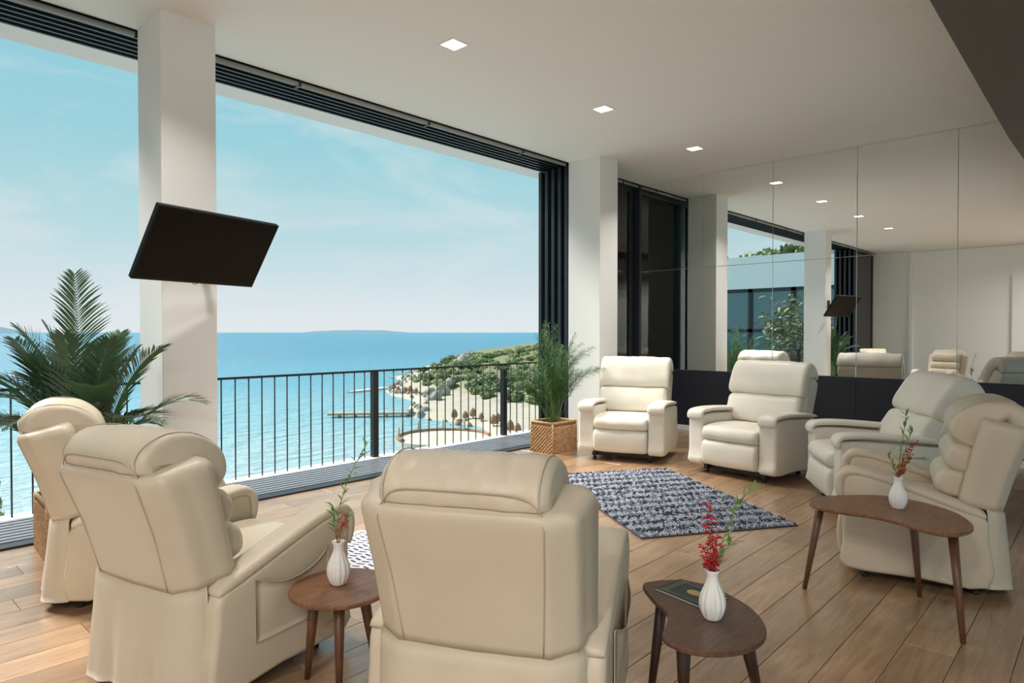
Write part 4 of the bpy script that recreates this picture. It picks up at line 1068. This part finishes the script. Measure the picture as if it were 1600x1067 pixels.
    ns = shrub_mesh(31, M['bush2'], 1500, 1.0, .07)
    for i, (x, y, s_, lab) in enumerate(((1.06, 9.0, 1.10, 'leafy light green bush just below the balcony at the far left'), (.1, 8.2, .75, 'light green bush below the balcony, hidden left of the frame'), (-1.6, 8.8, .9, 'light green bush below the balcony seen only in the mirror'), (-3.4, 9.0, 1.0, 'broad green bush under the small flowering tree'))):
        o = link('garden_bush', ns, None, (x, y, -1.85), (0, 0, i*1.3)); o.scale = (s_*.72, s_*.72, s_*1.45); tag(o, lab, 'bush')
    # small tree seen in the mirror
    t = empty('flowering_tree', (-5.6, 8.0, -1.9), 0, 'small leafy tree with pale blossom outside, seen in the mirror', 'tree')
    rnd = random.Random(8); tips = []
    G().tube([(0, 0, 0), (.05, 0, 1.6), (.0, .05, 2.6)], [.09, .07, .05], 8).obj('trunk', M['bark'], t, True)
    for k in range(8):
        a = k*.8; p1 = Vector((0, .03, 2.2+.1*(k % 4))); p2 = p1 + Vector((math.cos(a)*.7, math.sin(a)*.7, .7+.25*(k % 3))); tips.append(p2)
        G().tube([p1, p1.lerp(p2, .5)+Vector((0, 0, -.1)), p2], [.035, .025, .015], 6).obj('branch', M['bark'], t, True)
    g = G(); g2 = G()
    for p in tips + [Vector((0, 0, 3.6)), Vector((.3, .2, 4.0))]:
        for k in range(60):
            a = rnd.uniform(0, 6.28); leafblade(g, p+Vector((rnd.gauss(0, .22), rnd.gauss(0, .22), rnd.gauss(0, .25))), (math.cos(a), math.sin(a), rnd.uniform(-.5, .5)), rnd.uniform(.2, .36), .09, rnd.uniform(-1, 1), .4)
        for k in range(25):
            a = rnd.uniform(0, 6.28); leafblade(g2, p+Vector((rnd.gauss(0, .25), rnd.gauss(0, .25), rnd.gauss(0, .22))), (math.cos(a), math.sin(a), rnd.uniform(-.5, .5)), .09, .06, 0, .3)
    tag(g.obj('foliage', M['bush2'], t), kind='stuff'); tag(g2.obj('blossom', M['matwhite'], t), kind='stuff')
    # neighbouring white building seen in the mirror
    B = empty('white_building', (-14, 14, -13), 0, 'white building wing with dark-framed windows, seen in the mirror', 'building')
    g = G(); g.box((-9, -9, 0), (0, 16, 12.3)); g.box((-9, -9, 16.42), (0, 16, 17.95))
    for y in (-9, -4.9, 1.2, 7.2, 13.2): g.box((-9, y, 12.3), (-.02, y+.25, 16.42))
    g.box((-9, -9, 12.3), (-7, 16, 16.42)); g.obj('wall', M['render'], B)
    for y0 in np.arange(-8.7, 15.5, 2.02):
        w = empty('window', (0, 0, 0)); bpy.data.objects.remove(w)
        gg = G(); y1 = y0+2.0
        gg.box((-.16, y0, 12.3), (-.06, y0+.14, 16.42)); gg.box((-.16, y1-.06, 12.3), (-.06, y1, 16.42)); gg.box((-.16, y0, 16.25), (-.06, y1, 16.42)); gg.box((-.16, y0, 14.35), (-.06, y1, 14.5)); gg.box((-.16, y0, 12.3), (-.06, y1, 12.4))
        fo = gg.obj('window', M['anth'], B)
        G().box((-.13, y0+.1, 12.35), (-.11, y1-.04, 14.4)).obj('pane', M['bglass'], fo); G().box((-.13, y0+.1, 14.45), (-.11, y1-.04, 16.3)).obj('pane', M['bglass'], fo)
    # hillside and trees behind that building
    v = []; f = []; n1, n2 = 20, 16
    for i in range(n1+1):
        for j in range(n2+1):
            x = -24 - 60*i/n1; y = -20 + 70*j/n2; v.append((x, y, -13 + 18.2*min(1, (i/n1)*2.6+.35) + 1.2*noise.noise(Vector((x*.1, y*.1, 0)))))
    for i in range(n1):
        for j in range(n2): f.append((i*(n2+1)+j, i*(n2+1)+j+1, (i+1)*(n2+1)+j+1, (i+1)*(n2+1)+j))
    tag(mobj('hillside', v, f, M['land'], None, True), 'dry hillside behind the white building', 'hillside', kind='structure')
    for i, (x, y, s_, zz) in enumerate(((-32, 20.8, 1.5, 6.7), (-32, 18.0, 1.3, 7.2), (-34, 15.6, 1.2, 6.7), (-31, 23.9, 1.6, 6.3), (-36, 13.0, 1.3, 6.6), (-33, 27.4, 1.7, 6.2))):
        t = empty('hill_tree', (x, y, zz-3.2), 0, ('round green tree above the white roof, number %s from the column in the mirror' % ['one', 'two', 'three', 'four', 'five', 'six'][i]), 'tree', 'trees above the white building')
        G().tube([(0, 0, -2), (0, 0, 3.0)], [.22, .14], 8).obj('trunk', M['bark'], t, True)
        o = link('crown', sm[2+i % 2], t, (0, 0, 2.2)); o.scale = (s_, s_, s_)
    # distant island on the horizon at far left, and faint far coast
    for (xa, xb, top, dist_, nme, lab) in ((-260, 46, 22, 9000, 'distant_island', 'hazy island on the horizon at the far left'), (470, 640, 5, 20000, 'distant_coast', 'faint low coast far out on the horizon')):
        v = []; n = 40
        def gp(u, d_): return Vector((fx*d_ + math.sin(YAW)*(u-800)/F_PX*d_, fy*d_ - math.cos(YAW)*(u-800)/F_PX*d_, SEA))
        for i in range(n+1):
            t_ = i/n; u = xa+(xb-xa)*t_; hgt = top/F_PX*dist_*math.sin(math.pi*t_)**.8*(.85+.3*noise.noise(Vector((t_*6, top, 0))))
            v += [gp(u, dist_-900) + Vector((0, 0, -20)), gp(u, dist_) + Vector((0, 0, hgt)), gp(u, dist_+900) + Vector((0, 0, -20))]
        f = []
        for i in range(n): f += [(3*i, 3*i+3, 3*i+4, 3*i+1), (3*i+1, 3*i+4, 3*i+5, 3*i+2)]
        tag(mobj(nme, v, f, M['bluehill'], None, True), lab, 'island', kind='structure')
outside()
